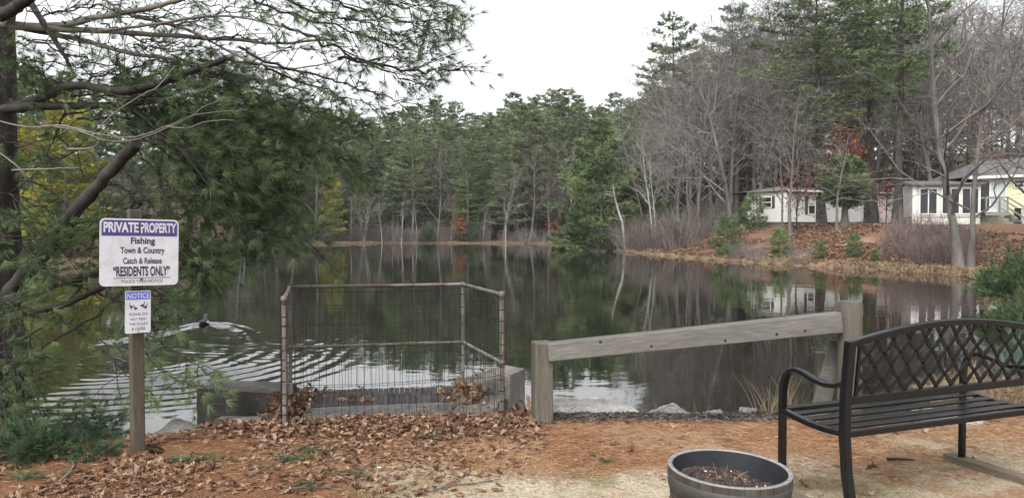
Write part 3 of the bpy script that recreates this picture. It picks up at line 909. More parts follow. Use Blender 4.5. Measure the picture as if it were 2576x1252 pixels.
for px, Y in ((1530, 66), (1560, 65), (1590, 62.5), (1615, 61), (1640, 60), (1665, 58.5), (1690, 58), (1715, 56.5), (1545, 70), (1585, 68), (1620, 66), (1660, 64), (1700, 63), (1740, 61), (1775, 60), (1730, 66), (1780, 66), (1820, 64), (1850, 66)):
    put_single("bare_shrub", "tangled leafless brush on the wooded point right of the bushy pine", "shrub", (BR_RED + BR_GREY)[int(U(0, 4))], place_on(px, Y), U(1.1, 1.9), G_BP)
G_BR = "reddish brush on the bank below the sunroom"
for px, Y in ((2250, 37.5), (2290, 36.5), (2320, 38), (2350, 36), (2375, 35), (2400, 34), (2330, 34.5), (2270, 40), (2300, 41), (2360, 39), (2390, 38), (2440, 32.5), (2420, 36)):
    put_single("bare_shrub", "reddish leafless brush on the bank below the white sunroom", "shrub", BR_RED[int(U(0, 2))], place_on(px, Y), (U(.8, 1.1), U(.8, 1.1), U(.55, .95)), G_BR)
for px, Y, lab in ((1855, 44.5, "bare grey brush at the waterline below the pine sapling"), (2010, 39.5, "bare grey brush at the waterline below the low wide pine"), (1900, 43, "low bare brush at the waterline left of the twin oak trunks")):
    put_single("bare_shrub", lab, "shrub", BR_GREY[0], place_on(px, Y), .55)

def leafy_mesh(seed, H, w, n, m, ls=.12):
    global rng
    keep, rng = rng, np.random.default_rng(seed)
    lv = MB()
    c = rng.normal(0, 1, (n, 3))
    c /= np.linalg.norm(c, axis=1)[:, None]
    c *= (rng.random(n) ** .45)[:, None]
    clump = rng.normal(0, .35, (14, 3))
    pos = c * np.array([w / 2, w / 2, H / 2]) * .6 + clump[rng.integers(0, 14, n)] * np.array([w / 2, w / 2, H / 2]) * .9 + np.array([0, 0, H * .6])
    tuft_tris(lv, pos, rng.normal(0, 1, (n, 3)) + np.array([0, 0, -.2]), 3, ls, ls * .6, .8, rng.random(n))
    wd_ = MB()
    wd_.tube([[0, 0, -.1], [.05, .02, H * .4], [0, 0, H]], [.05, .035, .01], 5)
    for k in range(26):
        p = np.array([0, 0, H * U2(.15, .9)])
        q = pos[rng.integers(0, n)]
        wd_.tube([p, (p + q) / 2 + rng.normal(0, .06, 3), q], [.018, .012, .006], 3, cap=False)
    rng = keep
    return wd_.mesh("leafy_trunk", MT["bark_dark"], True), lv.mesh("leafy_crown", m)
p = place_on(1157, 99.9)
tree("oak_sapling", "sapling with orange dead leaves on the far shore by the layered pine", "oak sapling", leafy_mesh(600, 4.4, 2.6, 420, MT["leaf_orange"], .22), p)
tree("oak_sapling", "faint orange leafed sapling beneath the reddish bare tree on the far shore", "oak sapling", leafy_mesh(601, 4.0, 3.0, 160, MT["leaf_orange"], .2), place_on(1390, 100.5))
tree("oak_sapling", "red leaved oak above the low wide pine before the mobile home", "oak tree", leafy_mesh(602, 7.0, 4.2, 800, MT["leaf_red"], .16), place_on(2128, 52) + np.array([0, 0, .2]))
tree("oak_sapling", "sparse red leaved oak around the twin trunks before the mobile home", "oak tree", leafy_mesh(603, 5.2, 4.6, 330, MT["leaf_red"], .15), place_on(2003, 51.5))
tree("oak_sapling", "brown leaved oak hanging over the wall left of the sunroom", "oak tree", leafy_mesh(604, 3.6, 3.4, 330, MT["leaf_red"], .15), place_on(2228, 54))

def shrub_ever(seed, w, h, n, m, ln=.12, wd_=.02):
    global rng
    keep, rng = rng, np.random.default_rng(seed)
    b = MB()
    for k in range(n):
        a, rr = U2(0, 6.28), math.sqrt(rng.random())
        tip = np.array([math.cos(a) * rr * w / 2, math.sin(a) * rr * w / 2, h * (1 - rr ** 2) * U2(.5, 1.0) + h * .12 * rr])
        base = tip * np.array([.55, .55, .4])
        s = rng.random(9)[:, None]
        pos = base + (tip - base) * s + rng.normal(0, .05 * w, (9, 3)) * .4
        d = (tip - base)
        d /= max(np.linalg.norm(d), 1e-3)
        tuft_tris(b, pos, np.repeat(d[None] + [[0, 0, .25]], 9, 0), 5, ln, wd_, .5, np.full(9, np.clip(U2(.15, .85), 0, 1)))
    rng = keep
    return b.mesh("evergreen_shrub", m)
JUN = shrub_ever(700, 3.0, 1.5, 420, MT["juniper"], .16, .022)
put_single("juniper_shrub", "wide dark green juniper on the bank at the right edge", "shrub", JUN, (12.9, 18.6, H1(12.9, 18.6) - .1), (1.0, 1.0, 1.05))
put_single("juniper_shrub", "lower dark juniper hanging over the water behind the bench's top rail", "shrub", JUN, (10.2, 14.7, H1(10.3, 14.6) - .3), (.75, .75, .7))
put_single("juniper_shrub", "brownish creeping juniper on the bank under the bench's far end", "shrub", shrub_ever(702, 1.5, .42, 150, MT["straw"], .09, .006), (4.35, 6.75, -.12))
BLU = shrub_ever(701, 1.7, 1.3, 230, MT["bluegreen"], .14, .010)
put_single("spruce_shrub", "blue green needled shrub at the right edge above the bench", "shrub", BLU, (6.95, 9.9, H1(6.95, 9.9) - .1), (.8, .8, .95))
put_single("evergreen_shrub", "dark shrub against the mobile home left of the straight pine trunk", "shrub", JUN, place_on(2035, 60.2), (.7, .5, .7))
put_single("evergreen_shrub", "dark shrub against the mobile home right of the straight pine trunk", "shrub", JUN, place_on(2092, 60.0), (.75, .5, .85))
put_single("evergreen_shrub", "yellow green shrub against the mobile home left of the sunroom", "shrub", shrub_ever(703, 2.0, 1.6, 200, MT["pine_yellow"], .16, .03), place_on(2283, 57), .7)
for px, lab in ((1625, "dark evergreen bush in the thicket at the left of the mobile home lawn"), (1765, "dark rounded evergreen bush beside the mobile home lawn")):
    put_single("evergreen_shrub", lab, "shrub", JUN, place_on(px, 64), (1.3, 1.3, 1.5))
for px, Y, s in ((840, 99.2, 1.2), (1075, 100, 1.1), (1190, 100.2, 1.3), (1160, 100.2, 1.0), (780, 95.5, 1.2), (725, 91.5, 1.1)):
    put_single("evergreen_shrub", "young green evergreen bush on the far waterline", "shrub", JUN, place_on(px, Y), (s * .8, s * .8, s * 1.7), "green bushes on the far waterline")

# dry grass fringe: nobody could count it
gb = MB()
n = 4500
seg = rng.integers(0, len(LAKE), 60000)
A, B = LAKE[seg], np.roll(LAKE, -1, 0)[seg]
q = A + (B - A) * rng.random((60000, 1)) + rng.normal(0, .35, (60000, 2))
sdist = lake_dist(q[:, 0], q[:, 1])
ok = (sdist > .05) & (sdist < 1.3) & (q[:, 1] > 22) & (fbm(q[:, 0], q[:, 1], 5, 12) > .42)
q = q[ok][:n]
pos = np.column_stack([q, height(q[:, 0], q[:, 1])])
tuft_tris(gb, pos, np.tile([[0, 0, 1.0]], (len(pos), 1)), 4, np.where(pos[:, 1] > 60, .18, .24), .03, .45, rng.random(len(pos)))
tag(gb.build("dry_grass", MT["straw"]), kind="stuff")

# drifts of leaves on the right hand bank
bl_ = MB()
q = np.column_stack([rng.uniform(9.5, 24, 60000), rng.uniform(26, 60, 60000)])
sdist = lake_dist(q[:, 0], q[:, 1])
ok = (sdist > .2) & (sdist < 17) & (fbm(q[:, 0], q[:, 1], 2.2, 33) > .40)
q = q[ok][:20000]
a = rng.uniform(0, 6.283, len(q))
tuft_tris(bl_, np.column_stack([q, height(q[:, 0], q[:, 1]) + .03]), np.column_stack([np.cos(a), np.sin(a), rng.normal(.1, .2, len(q))]), 2, .17, .08, .3, rng.random(len(q)))
tag(bl_.build("leaf_drift", MT["litter"]), kind="stuff")
# ------------------------------------------------------------------ houses
def local_frame(a, b):
    """origin a, x along a->b, z up; y points away from the viewer"""
    a, b = np.asarray(a, float), np.asarray(b, float)
    return math.atan2(b[1] - a[1], b[0] - a[0]), float(np.hypot(*(b - a)[:2]))

def clapboard(mb, x0, x1, z0, z1, y=0.0, step=.13):
    n = max(1, int(round((z1 - z0) / step)))
    h = (z1 - z0) / n
    for k in range(n):
        a, b = z0 + k * h, z0 + (k + 1) * h
        v = [[x0, y - .022, a], [x1, y - .022, a], [x1, y, b], [x0, y, b], [x0, y + .02, a], [x1, y + .02, a]]
        mb.add(v, [[0, 1, 2, 3]])
        mb.add(v, [[0, 4, 5, 1]])

def window(parent, x, z, w, h, y=0.0, shutters=False, split=True, name="window", curtain=False):
    f = MB()
    t = .06
    for c, s in (((x, y - .04, z + h / 2), (w + 2 * t, .06, t)), ((x, y - .04, z - h / 2), (w + 2 * t, .07, t)), ((x - w / 2 - t / 2, y - .04, z), (t, .06, h - t)), ((x + w / 2 + t / 2, y - .04, z), (t, .06, h - t))):
        f.box(c, s)
    if split: f.box((x, y - .045, z), (w, .04, .05))
    fo = f.build(name, MT["trim"], parent)
    g = MB()
    g.box((x, y - .027, z), (w, .012, h))
    g.build("pane", MT["glass"], fo)
    if curtain:
        c = MB()
        c.box((x, y - .036, z + h * .22), (w * .9, .004, h * .5))
        c.build("curtain", MT["curtain"], fo)
    if shutters:
        for sg in (-1, 1):
            s = MB()
            s.box((x + sg * (w / 2 + t + .16), y - .035, z), (.28, .03, h + .1))
            s.build("shutter", MT["shutter"], parent)
    return fo

# white mobile home, a corner towards the pond
c0, c1, c2 = at(1878, 560, 59.5), at(1976, 560, 57.0), at(2345, 560, 63.5)
zb = 1.62
rz, Lm_ = local_frame(c1, c2)
mh = thing("mobile_home", "white mobile home with clapboard siding and dark shutters behind the trees", "house", (c1[0], c1[1], zb), rz)
w = MB(); clapboard(w, 0, Lm_, .45, 2.85); w.box((Lm_ / 2, 2.0, 1.65), (Lm_ - .02, 3.9, 2.38))
w.build("wall", MT["siding"], mh)
zl = MB()
rz2, L2 = local_frame(c0, c1)
ca_, sa_ = math.cos(rz2 - rz), math.sin(rz2 - rz)
ew = MB(); clapboard(ew, -L2, 0, .45, 2.75, 0)
ew.v = [np.column_stack([q[:, 0] * ca_ - q[:, 1] * sa_, q[:, 0] * sa_ + q[:, 1] * ca_, q[:, 2]]) for q in ew.v]
ew.build("end_wall", MT["siding"], mh)
cb = MB(); cb.box((0, -.02, 1.6), (.14, .14, 2.36)); cb.build("corner_board", MT["trim"], mh)
sk_ = MB(); sk_.box((Lm_ / 2, .06, .2), (Lm_, .05, .5))
sk_.bar((-L2 * ca_, -L2 * sa_ + .06, .2), (0, .06, .2), .05, .5); sk_.build("skirting", MT["skirting"], mh)
rf = MB()
ex = np.array([-L2 * ca_, -L2 * sa_])
RF = [[ex[0] - .3, ex[1] - .35, 2.80], [-.1, -.45, 2.87], [Lm_ + .2, -.45, 2.87], [Lm_ + .2, 2.2, 3.22], [1.2, 2.2, 3.22], [ex[0] + 1.6, ex[1] + 4.0, 2.84], [Lm_ + .2, 5.0, 2.86]]
rf.add(RF, [[0, 1, 4], [0, 4, 5], [5, 4, 3], [5, 3, 6]])
rf.add(RF, [[1, 2, 3, 4]])
rf.add([[q[0], q[1], q[2] - .07] for q in RF], [[0, 1, 2], [0, 2, 6], [0, 6, 5]])
rf.add([RF[0], RF[1], RF[2], [RF[2][0], RF[2][1], RF[2][2] - .07], [RF[1][0], RF[1][1], RF[1][2] - .07], [RF[0][0], RF[0][1], RF[0][2] - .07]], [[0, 5, 4, 1], [1, 4, 3, 2]])
rf.build("roof", MT["roof_brown"], mh)
eb = MB(); eb.box((Lm_ / 2, -.44, 2.78), (Lm_ + .4, .04, .10)); eb.build("fascia", MT["trim"], mh)
def lx(px):
    """local x on the long wall seen at pixel px"""
    t = np.linspace(0, 1, 400)
    P = c1[None, :2] + (c2 - c1)[None, :2] * t[:, None]
    return float(t[np.argmin(np.abs(CX + F * P[:, 0] / P[:, 1] - px))] * Lm_)
window(mh, lx(2040), 1.72, .62, 1.3, shutters=True, curtain=True)
window(mh, lx(2176), 1.7, .6, 1.2, shutters=False)
window(mh, lx(2266), 1.85, .5, .85, shutters=True)
fo = window(mh, 0, 0, .7, .8, name="end_window")
fo.location = (-L2 * .46 * ca_, -L2 * .46 * sa_, 1.95); fo.rotation_euler = (0, 0, rz2 - rz)
for sg in (-1, 1):
    s = MB(); s.box((sg * .5, -.035, 0), (.28, .03, .9))
    so_ = s.build("shutter", MT["shutter"], mh); so_.location = fo.location; so_.rotation_euler = fo.rotation_euler
dx = lx(2152)
d_ = MB(); d_.box((dx, -.03, 1.5), (.95, .06, 2.05)); do = d_.build("door", MT["trim"], mh)
dg = MB(); dg.box((dx, -.065, 1.75), (.5, .02, .9)); dg.build("pane", MT["curtain"], do)
hn = MB(); hn.box((dx + .36, -.075, 1.45), (.10, .04, .05)); hn.build("handle", MT["black"], do)
st_ = MB(); st_.box((dx, -.6, .22), (1.9, 1.1, .5)); st_.box((dx + 1.25, -.6, .10), (.6, 1.1, .28)); st_.build("steps", MT["concrete"], mh)
rl = MB()
for k in range(11):
    rl.bar((dx - .9 + k * .18, -1.12, .47), (dx - .9 + k * .18, -1.12, 1.35), .03, .03, (0, 1, 0))
rl.box((dx, -1.12, 1.38), (1.9, .05, .05)); rl.box((dx, -1.12, .55), (1.9, .04, .04)); rl.build("railing", MT["trim"], mh)

fl = thing("flag", "small faded striped flag hanging on the mobile home wall", "flag", at(2214, 515, 60.5))
fm = MB()
for k in range(6):
    x0, x1 = k * .07, (k + 1) * .07
    fm.add([[x0, .02 * math.sin(k * 1.2), 0 - k * .03], [x1, .02 * math.sin((k + 1) * 1.2), -.03 - k * .03], [x1, .02 * math.sin((k + 1) * 1.2), -1.0 - k * .05], [x0, .02 * math.sin(k * 1.2), -.95 - k * .05]], [[0, 1, 2, 3]], .5, k % 2)
fm.build("cloth", [MT["flag"], MT["trim"]], fl)
fp = MB(); fp.tube([[-.15, .1, .1], [.5, -.05, -.2]], .015, 5); fp.build("pole", MT["trim"], fl)

# the house with the white sunroom and yellow siding
d0 = 50.0
s0, s1 = at(2296, 570, d0), at(2464, 570, d0 - .5)
zb = H1(s0[0], s0[1]) - .05
rz, Lw = local_frame(s0, s1)
hs_ = thing("house", "pale yellow house with white sunroom, sliding door and grey roof at the right edge", "house", (s0[0], s0[1], zb), rz)
kx = lambda px: (px - 2296) / (2464 - 2296) * Lw
w = MB(); clapboard(w, 0, Lw, .62, 2.72); w.box((Lw / 2, 1.9, 1.66), (Lw - .02, 3.7, 2.06)); w.box((Lw / 2, .04, .30), (Lw + .06, .12, .62)); w.box((Lw / 2, -.03, .64), (Lw + .1, .12, .07))
w.build("sunroom_wall", MT["siding"], hs_)
for a in (2334, 2390, 2440):
    x = kx(a)
    f = MB()
    ww, hh = (1.02, 1.68)
    for c, s in (((x, -.05, 1.62 + hh / 2), (ww + .16, .07, .08)), ((x, -.05, 1.62 - hh / 2), (ww + .16, .09, .08)), ((x - ww / 2 - .04, -.05, 1.62), (.08, .07, hh - .08)), ((x + ww / 2 + .04, -.05, 1.62), (.08, .07, hh - .08)), ((x, -.05, 1.62), (.06, .06, hh - .08))):
        f.box(c, s)
    fo = f.build("window", MT["trim"], hs_)
    g = MB(); g.box((x, -.03, 1.62), (ww, .012, hh)); g.build("pane", MT["glass"], fo)
cbm = MB(); cbm.box((.05, -.03, 1.35), (.22, .1, 2.7)); cbm.box((Lw - .06, -.03, 1.66), (.14, .08, 2.0)); cbm.build("corner_board", MT["trim"], hs_)
er = MB(); er.add([[-.25, -.4, 2.76], [Lw + .15, -.4, 2.80], [Lw + .15, 2.6, 3.12], [-.25, 2.6, 3.12]], [[0, 1, 2, 3]])
er.add([[-.25, -.4, 2.66], [Lw + .15, -.4, 2.70], [Lw + .15, -.4, 2.80], [-.25, -.4, 2.76]], [[0, 1, 2, 3]]); er.build("sunroom_roof", MT["roof_grey"], hs_)
X1 = kx(2465); X2 = kx(2568); X3 = kx(2760)
w = MB(); clapboard(w, X1 + .01, X3, .62, 3.25, .35); w.box(((X1 + X3) / 2, 3.2, 1.9), (X3 - X1 - .04, 5.6, 2.6)); w.box(((X1 + X3) / 2, .42, .3), (X3 - X1, .1, .62))
w.build("wall", MT["siding_yellow"], hs_)
w = MB(); clapboard(w, X1 - .01, kx(2478), .62, 3.2, .33); w.build("white_wall", MT["siding"], hs_)
rf = MB()
xa = kx(2432)
rf.add([[xa, -.15, 3.22], [X3 + .4, -.15, 3.50], [X3 + .4, 3.4, 5.0], [xa + 2.2, 3.4, 4.5], [xa, 7, 3.22], [X3 + .4, 7, 3.3]], [[0, 1, 2, 3], [3, 2, 5, 4]])
rf.add([[xa, -.15, 3.22], [xa + 2.2, 3.4, 4.5], [xa, 7, 3.22]], [[0, 1, 2]])
rf.add([[xa, -.15, 3.10], [X3, -.15, 3.30], [X3, 7, 3.10], [xa, 7, 3.10]], [[0, 1, 2, 3]])
rf.build("roof", MT["roof_grey"], hs_)
fb = MB(); fb.bar((xa, -.16, 3.13), (X3 + .4, -.16, 3.41), .05, .17); fb.build("fascia", MT["trim"], hs_)
xd = kx(2494)
f = MB()
for c, s in (((xd, .28, 3.03), (2.05, .08, .09)), ((xd - .98, .28, 1.98), (.09, .08, 2.02)), ((xd + .98, .28, 1.98), (.09, .08, 2.02)), ((xd, .275, 1.98), (.10, .09, 2.02)), ((xd, .28, .95), (2.05, .1, .06))):
    f.box(c, s)
sd_ = f.build("sliding_door", MT["trim"], hs_)
g = MB(); g.box((xd - .47, .31, 1.98), (.86, .012, 2.0)); g.build("pane", MT["glass"], sd_)
g = MB(); g.box((xd + .47, .31, 1.98), (.86, .012, 2.0)); g.build("pane", MT["curtain"], sd_)
window(hs_, kx(2566), 2.75, .55, .5, y=.33)
# wooden landing with steps and lattice
dk = MB()
px0, px1 = kx(2460), kx(2515)
dk.box(((px0 + px1) / 2, -.35, .86), (px1 - px0, 1.2, .08))
dk.box(((px0 + px1) / 2, -.96, .74), (px1 - px0, .05, .16))
for k in range(4):
    dk.box((px1 + .15 + k * .28, -.45, .70 - k * .2), (.30, 1.0, .06))
    dk.box((px1 + .29 + k * .28, -.45, .59 - k * .2), (.03, 1.0, .18))
dk.build("landing", MT["deck_grey"], hs_)
lt = MB()
for k in range(12):
    x = px0 + k * .16
    lt.bar((x, -.93, .05), (min(x + .55, px1 + .5), -.93, .62), .02, .035, (0, 1, 0)); lt.bar((x + .5, -.95, .05), (max(x - .05, px0), -.95, .62), .02, .035, (0, 1, 0))
lt.build("lattice", MT["deck_grey"], hs_)
for yy, nm in ((-.93, "handrail"), (.02, "handrail")):
    hr = MB()
    hr.box((px1 - .02, yy, 1.35), (.09, .09, 1.0)); hr.box((px0 + .05, yy, 1.35), (.09, .09, 1.0)); hr.box(((px0 + px1) / 2, yy, 1.82), (px1 - px0, .05, .09))
    hr.bar((px1 + .03, yy, 1.80), (px1 + 1.15, yy, 1.08), .06, .09, (0, 0, 1)); hr.box((px1 + 1.15, yy, .58), (.09, .09, 1.0)); hr.bar((px1 + .03, yy, 1.15), (px1 + 1.1, yy, .42), .05, .09)
    hr.build(nm, MT["deck_grey"], hs_)
ac = thing("air_conditioner", "grey air conditioning unit against the yellow house wall by the steps", "air conditioner", at(2576, 570, 49.3) * np.array([1, 1, 0]) + np.array([0, 0, zb]))
a = MB(); a.box((0, 0, .58), (.85, .7, 1.05)); a.box((0, 0, 1.125), (.9, .75, .04)); bevel(a.build("casing", MT["metal_grey"], ac), .02)
a = MB(); a.box((-.5, -.1, .6), (.1, .5, 1.1)); a.build("side_grille", MT["black"], ac)
a = MB(); a.lathe([(0, 1.15), (.3, 1.15), (.3, 1.17), (0, 1.17)], 16); a.build("fan_guard", MT["black"], ac)

# ------------------------------------------------------------------ signpost
def text_mb(body, w, h, cx, cz, off=0.0, tint=.5):
    """lettering fitted to a w x h box centred at (cx, cz) on the board (local x, z)"""
    cu = bpy.data.curves.new("lettering", 'FONT')
    cu.body = body
    cu.size = 1.0
    cu.offset = off
    cu.extrude = 0.0
    cu.resolution_u = 4
    ob = bpy.data.objects.new("lettering", cu)
    COL.objects.link(ob)
    dg = bpy.context.evaluated_depsgraph_get()
    me = bpy.data.meshes.new_from_object(ob.evaluated_get(dg))
    v = np.zeros(len(me.vertices) * 3)
    me.vertices.foreach_get("co", v)
    v = v.reshape(-1, 3)
    fs = [list(p.vertices) for p in me.polygons]
    bpy.data.objects.remove(ob)
    bpy.data.meshes.remove(me)
    lo, hi = v[:, :2].min(0), v[:, :2].max(0)
    q = (v[:, :2] - (lo + hi) / 2) / (hi - lo) * np.array([w, h])
    return np.column_stack([q[:, 0] + cx, np.zeros(len(q)), q[:, 1] + cz]), fs

def lettering(parent, name, items, m, y, rot=0.0):
    for it in items:                                            # one line of writing, one mesh
        b = MB()
        v, fs = text_mb(*it[:5], off=it[5] if len(it) > 5 else 0.0)
        v[:, 1] = y
        tri = [[f[0], f[i], f[i + 1]] for f in fs for i in range(1, len(f) - 1)]
        b.add(v, tri)
        b.build(name, m, parent)

def rounded(w, h, r, n=6, top_only=False):
    p = []
    for cx, cz, a0, rr in ((w / 2 - r, h / 2 - r, 0, r), (-w / 2 + r, h / 2 - r, 90, r), (-w / 2 + r, -h / 2 + r, 180, r), (w / 2 - r, -h / 2 + r, 270, r)):
        if top_only and a0 >= 180:
            p.append((math.copysign(w / 2, cx), -h / 2))
            continue
        for k in range(n + 1):
            a = R(a0 + 90 * k / n)
            p.append((cx + rr * math.cos(a), cz + rr * math.sin(a)))
    return p

def plate(mb, poly, y0, y1, cx=0, cz=0, m=0):
    """flat plate in the local xz plane from y0 (front) to y1 (back)"""
    poly = np.asarray(poly, float) + [cx, cz]
    n = len(poly)
    v = np.vstack([np.column_stack([poly[:, 0], np.full(n, y0), poly[:, 1]]), np.column_stack([poly[:, 0], np.full(n, y1), poly[:, 1]])])
    c = poly.mean(0)
    mb.add(v, [[n + i, n + (i + 1) % n, (i + 1) % n, i] for i in range(n)], .5, m)
    mb.add(np.vstack([v[:n], [[c[0], y0, c[1]]]]), [[i, (i + 1) % n, n] for i in range(n)], .5, m)
    mb.add(np.vstack([v[n:], [[c[0], y1, c[1]]]]), [[(i + 1) % n, i, n] for i in range(n)], .5, m)

YAW = R(42)
pb = at(347, 1140, 5.22)
sp = thing("signpost", "weathered wooden signpost carrying a private property sign and a duck notice", "signpost", (pb[0], pb[1], pb[2] - .02))
pt = at(338, 520, 5.24) - pb
p_ = MB(); p_.sweep([[0, 0, -.1], list(pt)], .080, .080, (math.sin(YAW), -math.cos(YAW), 0))
bevel(p_.build("post", MT["wood_post"], sp), .006)
sc_ = at(352.5, 627, 5.13) - pb
SW, SH = .500, .452
roll = R(1.2)
bd = MB(); plate(bd, rounded(SW, SH, .035), -.0015, .0015)
bo = bd.build("property_sign", MT["sign_white"], sp, False, sc_ - np.array([0, 0, .02]) + np.array([0, 0, .02]), (0, roll, YAW))
bb = MB(); plate(bb, rounded(SW - .022, .105, .026, top_only=True), -.0030, -.0018, 0, SH / 2 - .010 - .0525); bb.build("header_band", MT["sign_purple"], bo)
uu = lambda u: (u - .5) * SW
vv = lambda v: (.5 - v) * SH
def line(body, u0, u1, v0, v1, off=0.0):
    return (body, (u1 - u0) * SW, (v1 - v0) * SH, uu((u0 + u1) / 2), vv((v0 + v1) / 2), off)
lettering(bo, "white_lettering", [line("PRIVATE", .045, .475, .052, .205, .035), line("PROPERTY", .505, .965, .052, .205, .035)], MT["sign_white"], -.0036)
lettering(bo, "lettering", [line("Fishing", .38, .69, .275, .405, .034), line("Town & Country", .25, .815, .42, .545, .028), line("Catch & Release", .285, .78, .578, .672, .026),
                                  line("\u201cRESIDENTS ONLY\u201d", .165, .885, .705, .86, .034)], MT["ink"], -.0026)
lettering(bo, "small_lettering", [line("POLICE TAKE NOTICE", .265, .79, .908, .955, .012)], MT["ink_grey"], -.0026)
ul = MB(); ul.box((uu(.53), -.0024, vv(.882)), (.72 * SW, .001, .0035)); ul.build("underline", MT["ink"], bo)
for v_, mm in ((.095, "rust"), (.90, "rust")):
    s = MB(); s.lathe([(.0001, .004), (.006, .0035), (.008, .001), (.008, -.001)], 12)
    so_ = s.build("screw", MT[mm], bo, True, (uu(.515), -.004, vv(v_)), (R(90), 0, 0))
rs = MB(); rs.add([[-.004, 0, 0], [.004, 0, 0], [.006, 0, -.04], [0, 0, -.055], [-.003, 0, -.03]], [[0, 1, 2], [0, 2, 3], [0, 3, 4]]); rs.build("rust_stain", MT["rust_stain"], bo, False, (uu(.515), -.0041, vv(.11)))

nc_ = at(347, 776.5, 5.14) - pb
NW, NH = .163, .288
nd = MB(); plate(nd, rounded(NW, NH, .010), -.0015, .0015)
no_ = nd.build("notice_sign", MT["sign_white"], sp, False, nc_, (0, R(1.0), YAW))
SWs, SHs = SW, SH
SW, SH = NW, NH
hb = MB(); plate(hb, rounded(NW * .93, NH * .185, .002), -.003, -.0018, 0, vv(.115)); hb.build("header_band", MT["sign_blue"], no_)
lettering(no_, "white_lettering", [line("NOTICE", .075, .935, .055, .178, .012)], MT["sign_white"], -.0036)
lettering(no_, "lettering", [line("PLEASE DO", .16, .88, .522, .585), line("NOT FEED", .21, .83, .637, .70), line("THE DUCKS", .16, .88, .752, .815), line("& GEESE", .25, .79, .867, .93)], MT["ink"], -.0026)
GOOSE = np.array([(-.5, .42), (-.42, .52), (-.30, .50), (-.26, .38), (-.27, .20), (-.18, .08), (.05, .06), (.30, .0), (.52, -.10), (.36, -.22), (.12, -.30), (.10, -.48), (.02, -.50), (.03, -.32), (-.10, -.30), (-.12, -.47), (-.20, -.47), (-.16, -.28), (-.30, -.14), (-.37, .05), (-.36, .25), (-.40, .36)])
gk = MB()
for u_, v_, w_, h_, fx in ((.235, .355, .18, .155, 1), (.40, .395, .16, .14, 1), (.675, .335, .20, .15, -1), (.79, .375, .18, .15, -1)):
    g = GOOSE * [w_ * NW * fx, h_ * NH] + [uu(u_), vv(v_)]
    c = np.array([(.0 * fx) * w_ * NW, -.1 * h_ * NH]) + [uu(u_), vv(v_)]
    # body as a fan, neck as its own strip so that the concave outline stays
    G = lambda idx: np.column_stack([g[idx, 0], np.full(len(idx), -.0026), g[idx, 1]])
    body = [5, 6, 7, 8, 9, 10, 14, 17, 18, 19]
    P = np.vstack([G(np.array(body)), [[c[0], -.0026, c[1]]]])
    gk.add(P, [[i, (i + 1) % 10, 10] for i in range(10)])
    for q in ((0, 1, 2, 3, 21), (21, 3, 4, 20), (20, 4, 5, 19), (10, 11, 12, 13), (14, 15, 16, 17)):
        pts = G(np.array(q))
        gk.add(pts, [[0, i, i + 1] for i in range(1, len(q) - 1)])
gk.build("goose_pictogram", MT["ink"], no_)
for v_ in (.03, .97):
    s = MB(); s.lathe([(.0001, .003), (.0035, .002), (.004, -.001)], 10); s.build("screw", MT["rust"], no_, True, (0, -.003, vv(v_)), (R(90), 0, 0))
SW, SH = SWs, SHs

# ------------------------------------------------------------------ guard fence of pipe and wire round the spillway
FL, FR_, BR_, BL = np.array([-1.746, 5.77]), np.array([-.085, 6.19]), np.array([-.48, 7.33]), np.array([-2.06, 6.98])
ZT, ZM = 1.01, .45
gf = thing("guard_fence", "rusty pipe and wire guard fence boxed around the spillway grate", "fence", (-1.1, 6.6, 0))
O = np.array([-1.1, 6.6, 0])
V3 = lambda p, z: np.array([p[0], p[1], z]) - O
for p, zb_, zt_ in ((FL, H1(*FL) - .12, ZT - .0), (FR_, H1(*FR_) - .12, ZT), (BR_, -.02, ZT), (BL, -.02, ZT)):
    b = MB(); b.tube([V3(p, zb_), V3(p, (zb_ + zt_) / 2) + np.array([.004, 0, 0]), V3(p, zt_)], .0205 if p is not BL and p is not BR_ else .017, 10); b.build("post", MT["pipe"], gf, True)
for a, b_, z in ((BL, BR_, ZT), (BR_, FR_, ZT), (BL, FL, ZT)):
    b = MB(); b.tube([V3(a, z), V3(b_, z)], .0175, 10)
    for e in (a, b_):
        b.lathe([(.0001, .03), (.022, .025), (.03, 0), (.022, -.025), (.0001, -.03)], 10, V3(e, z))
    b.build("top_rail", MT["pipe"], gf, True)
for a, b_, z in ((BL, BR_, ZM), (BR_, FR_, ZM)):
    b = MB(); b.tube([V3(a, z), V3(b_, z)], .0150, 10)
    for e in (a, b_):
        b.lathe([(.0001, .028), (.024, .02), (.028, 0), (.024, -.02), (.0001, -.028)], 10, V3(e, z))
    b.build("middle_rail", MT["pipe"], gf, True)
def wire_panel(a, b_, z0, z1, dx_, dz_, m=MT["wire"], top=None, rh=.0019):
    w_ = MB()
    a, b_ = np.asarray(a, float), np.asarray(b_, float)
    L_ = np.hypot(*(b_ - a))
    for x in np.arange(dx_ * .5, L_, dx_):
        p = a + (b_ - a) * (x / L_)
        pts = [V3(p, z) + np.append(rng.normal(0, .0035, 2), 0) for z in np.linspace(z0, z1, 7)]
        w_.tube(pts, 0.0018, 4, cap=False)
    for z in np.arange(z0 + .02, z1 + .001, dz_):
        pts = [V3(a + (b_ - a) * t, z + rng.normal(0, .004) - .018 * math.sin(t * math.pi)) for t in np.linspace(0, 1, 12)]
        w_.tube(pts, rh, 4, cap=False)
    w_.build("wire_mesh", m, gf)
off = lambda p, dx_, dy_: p + np.array([dx_, dy_])
wire_panel(off(FL, .0, -.028), off(FR_, 0, -.028), .02, .98, .058, .155)
wire_panel(off(BL, 0, .025), off(BR_, 0, .025), .05, ZT, .058, .30)
wire_panel(off(BR_, .03, 0), off(FR_, .03, 0), .0, ZT, .058, .10, rh=.0019)
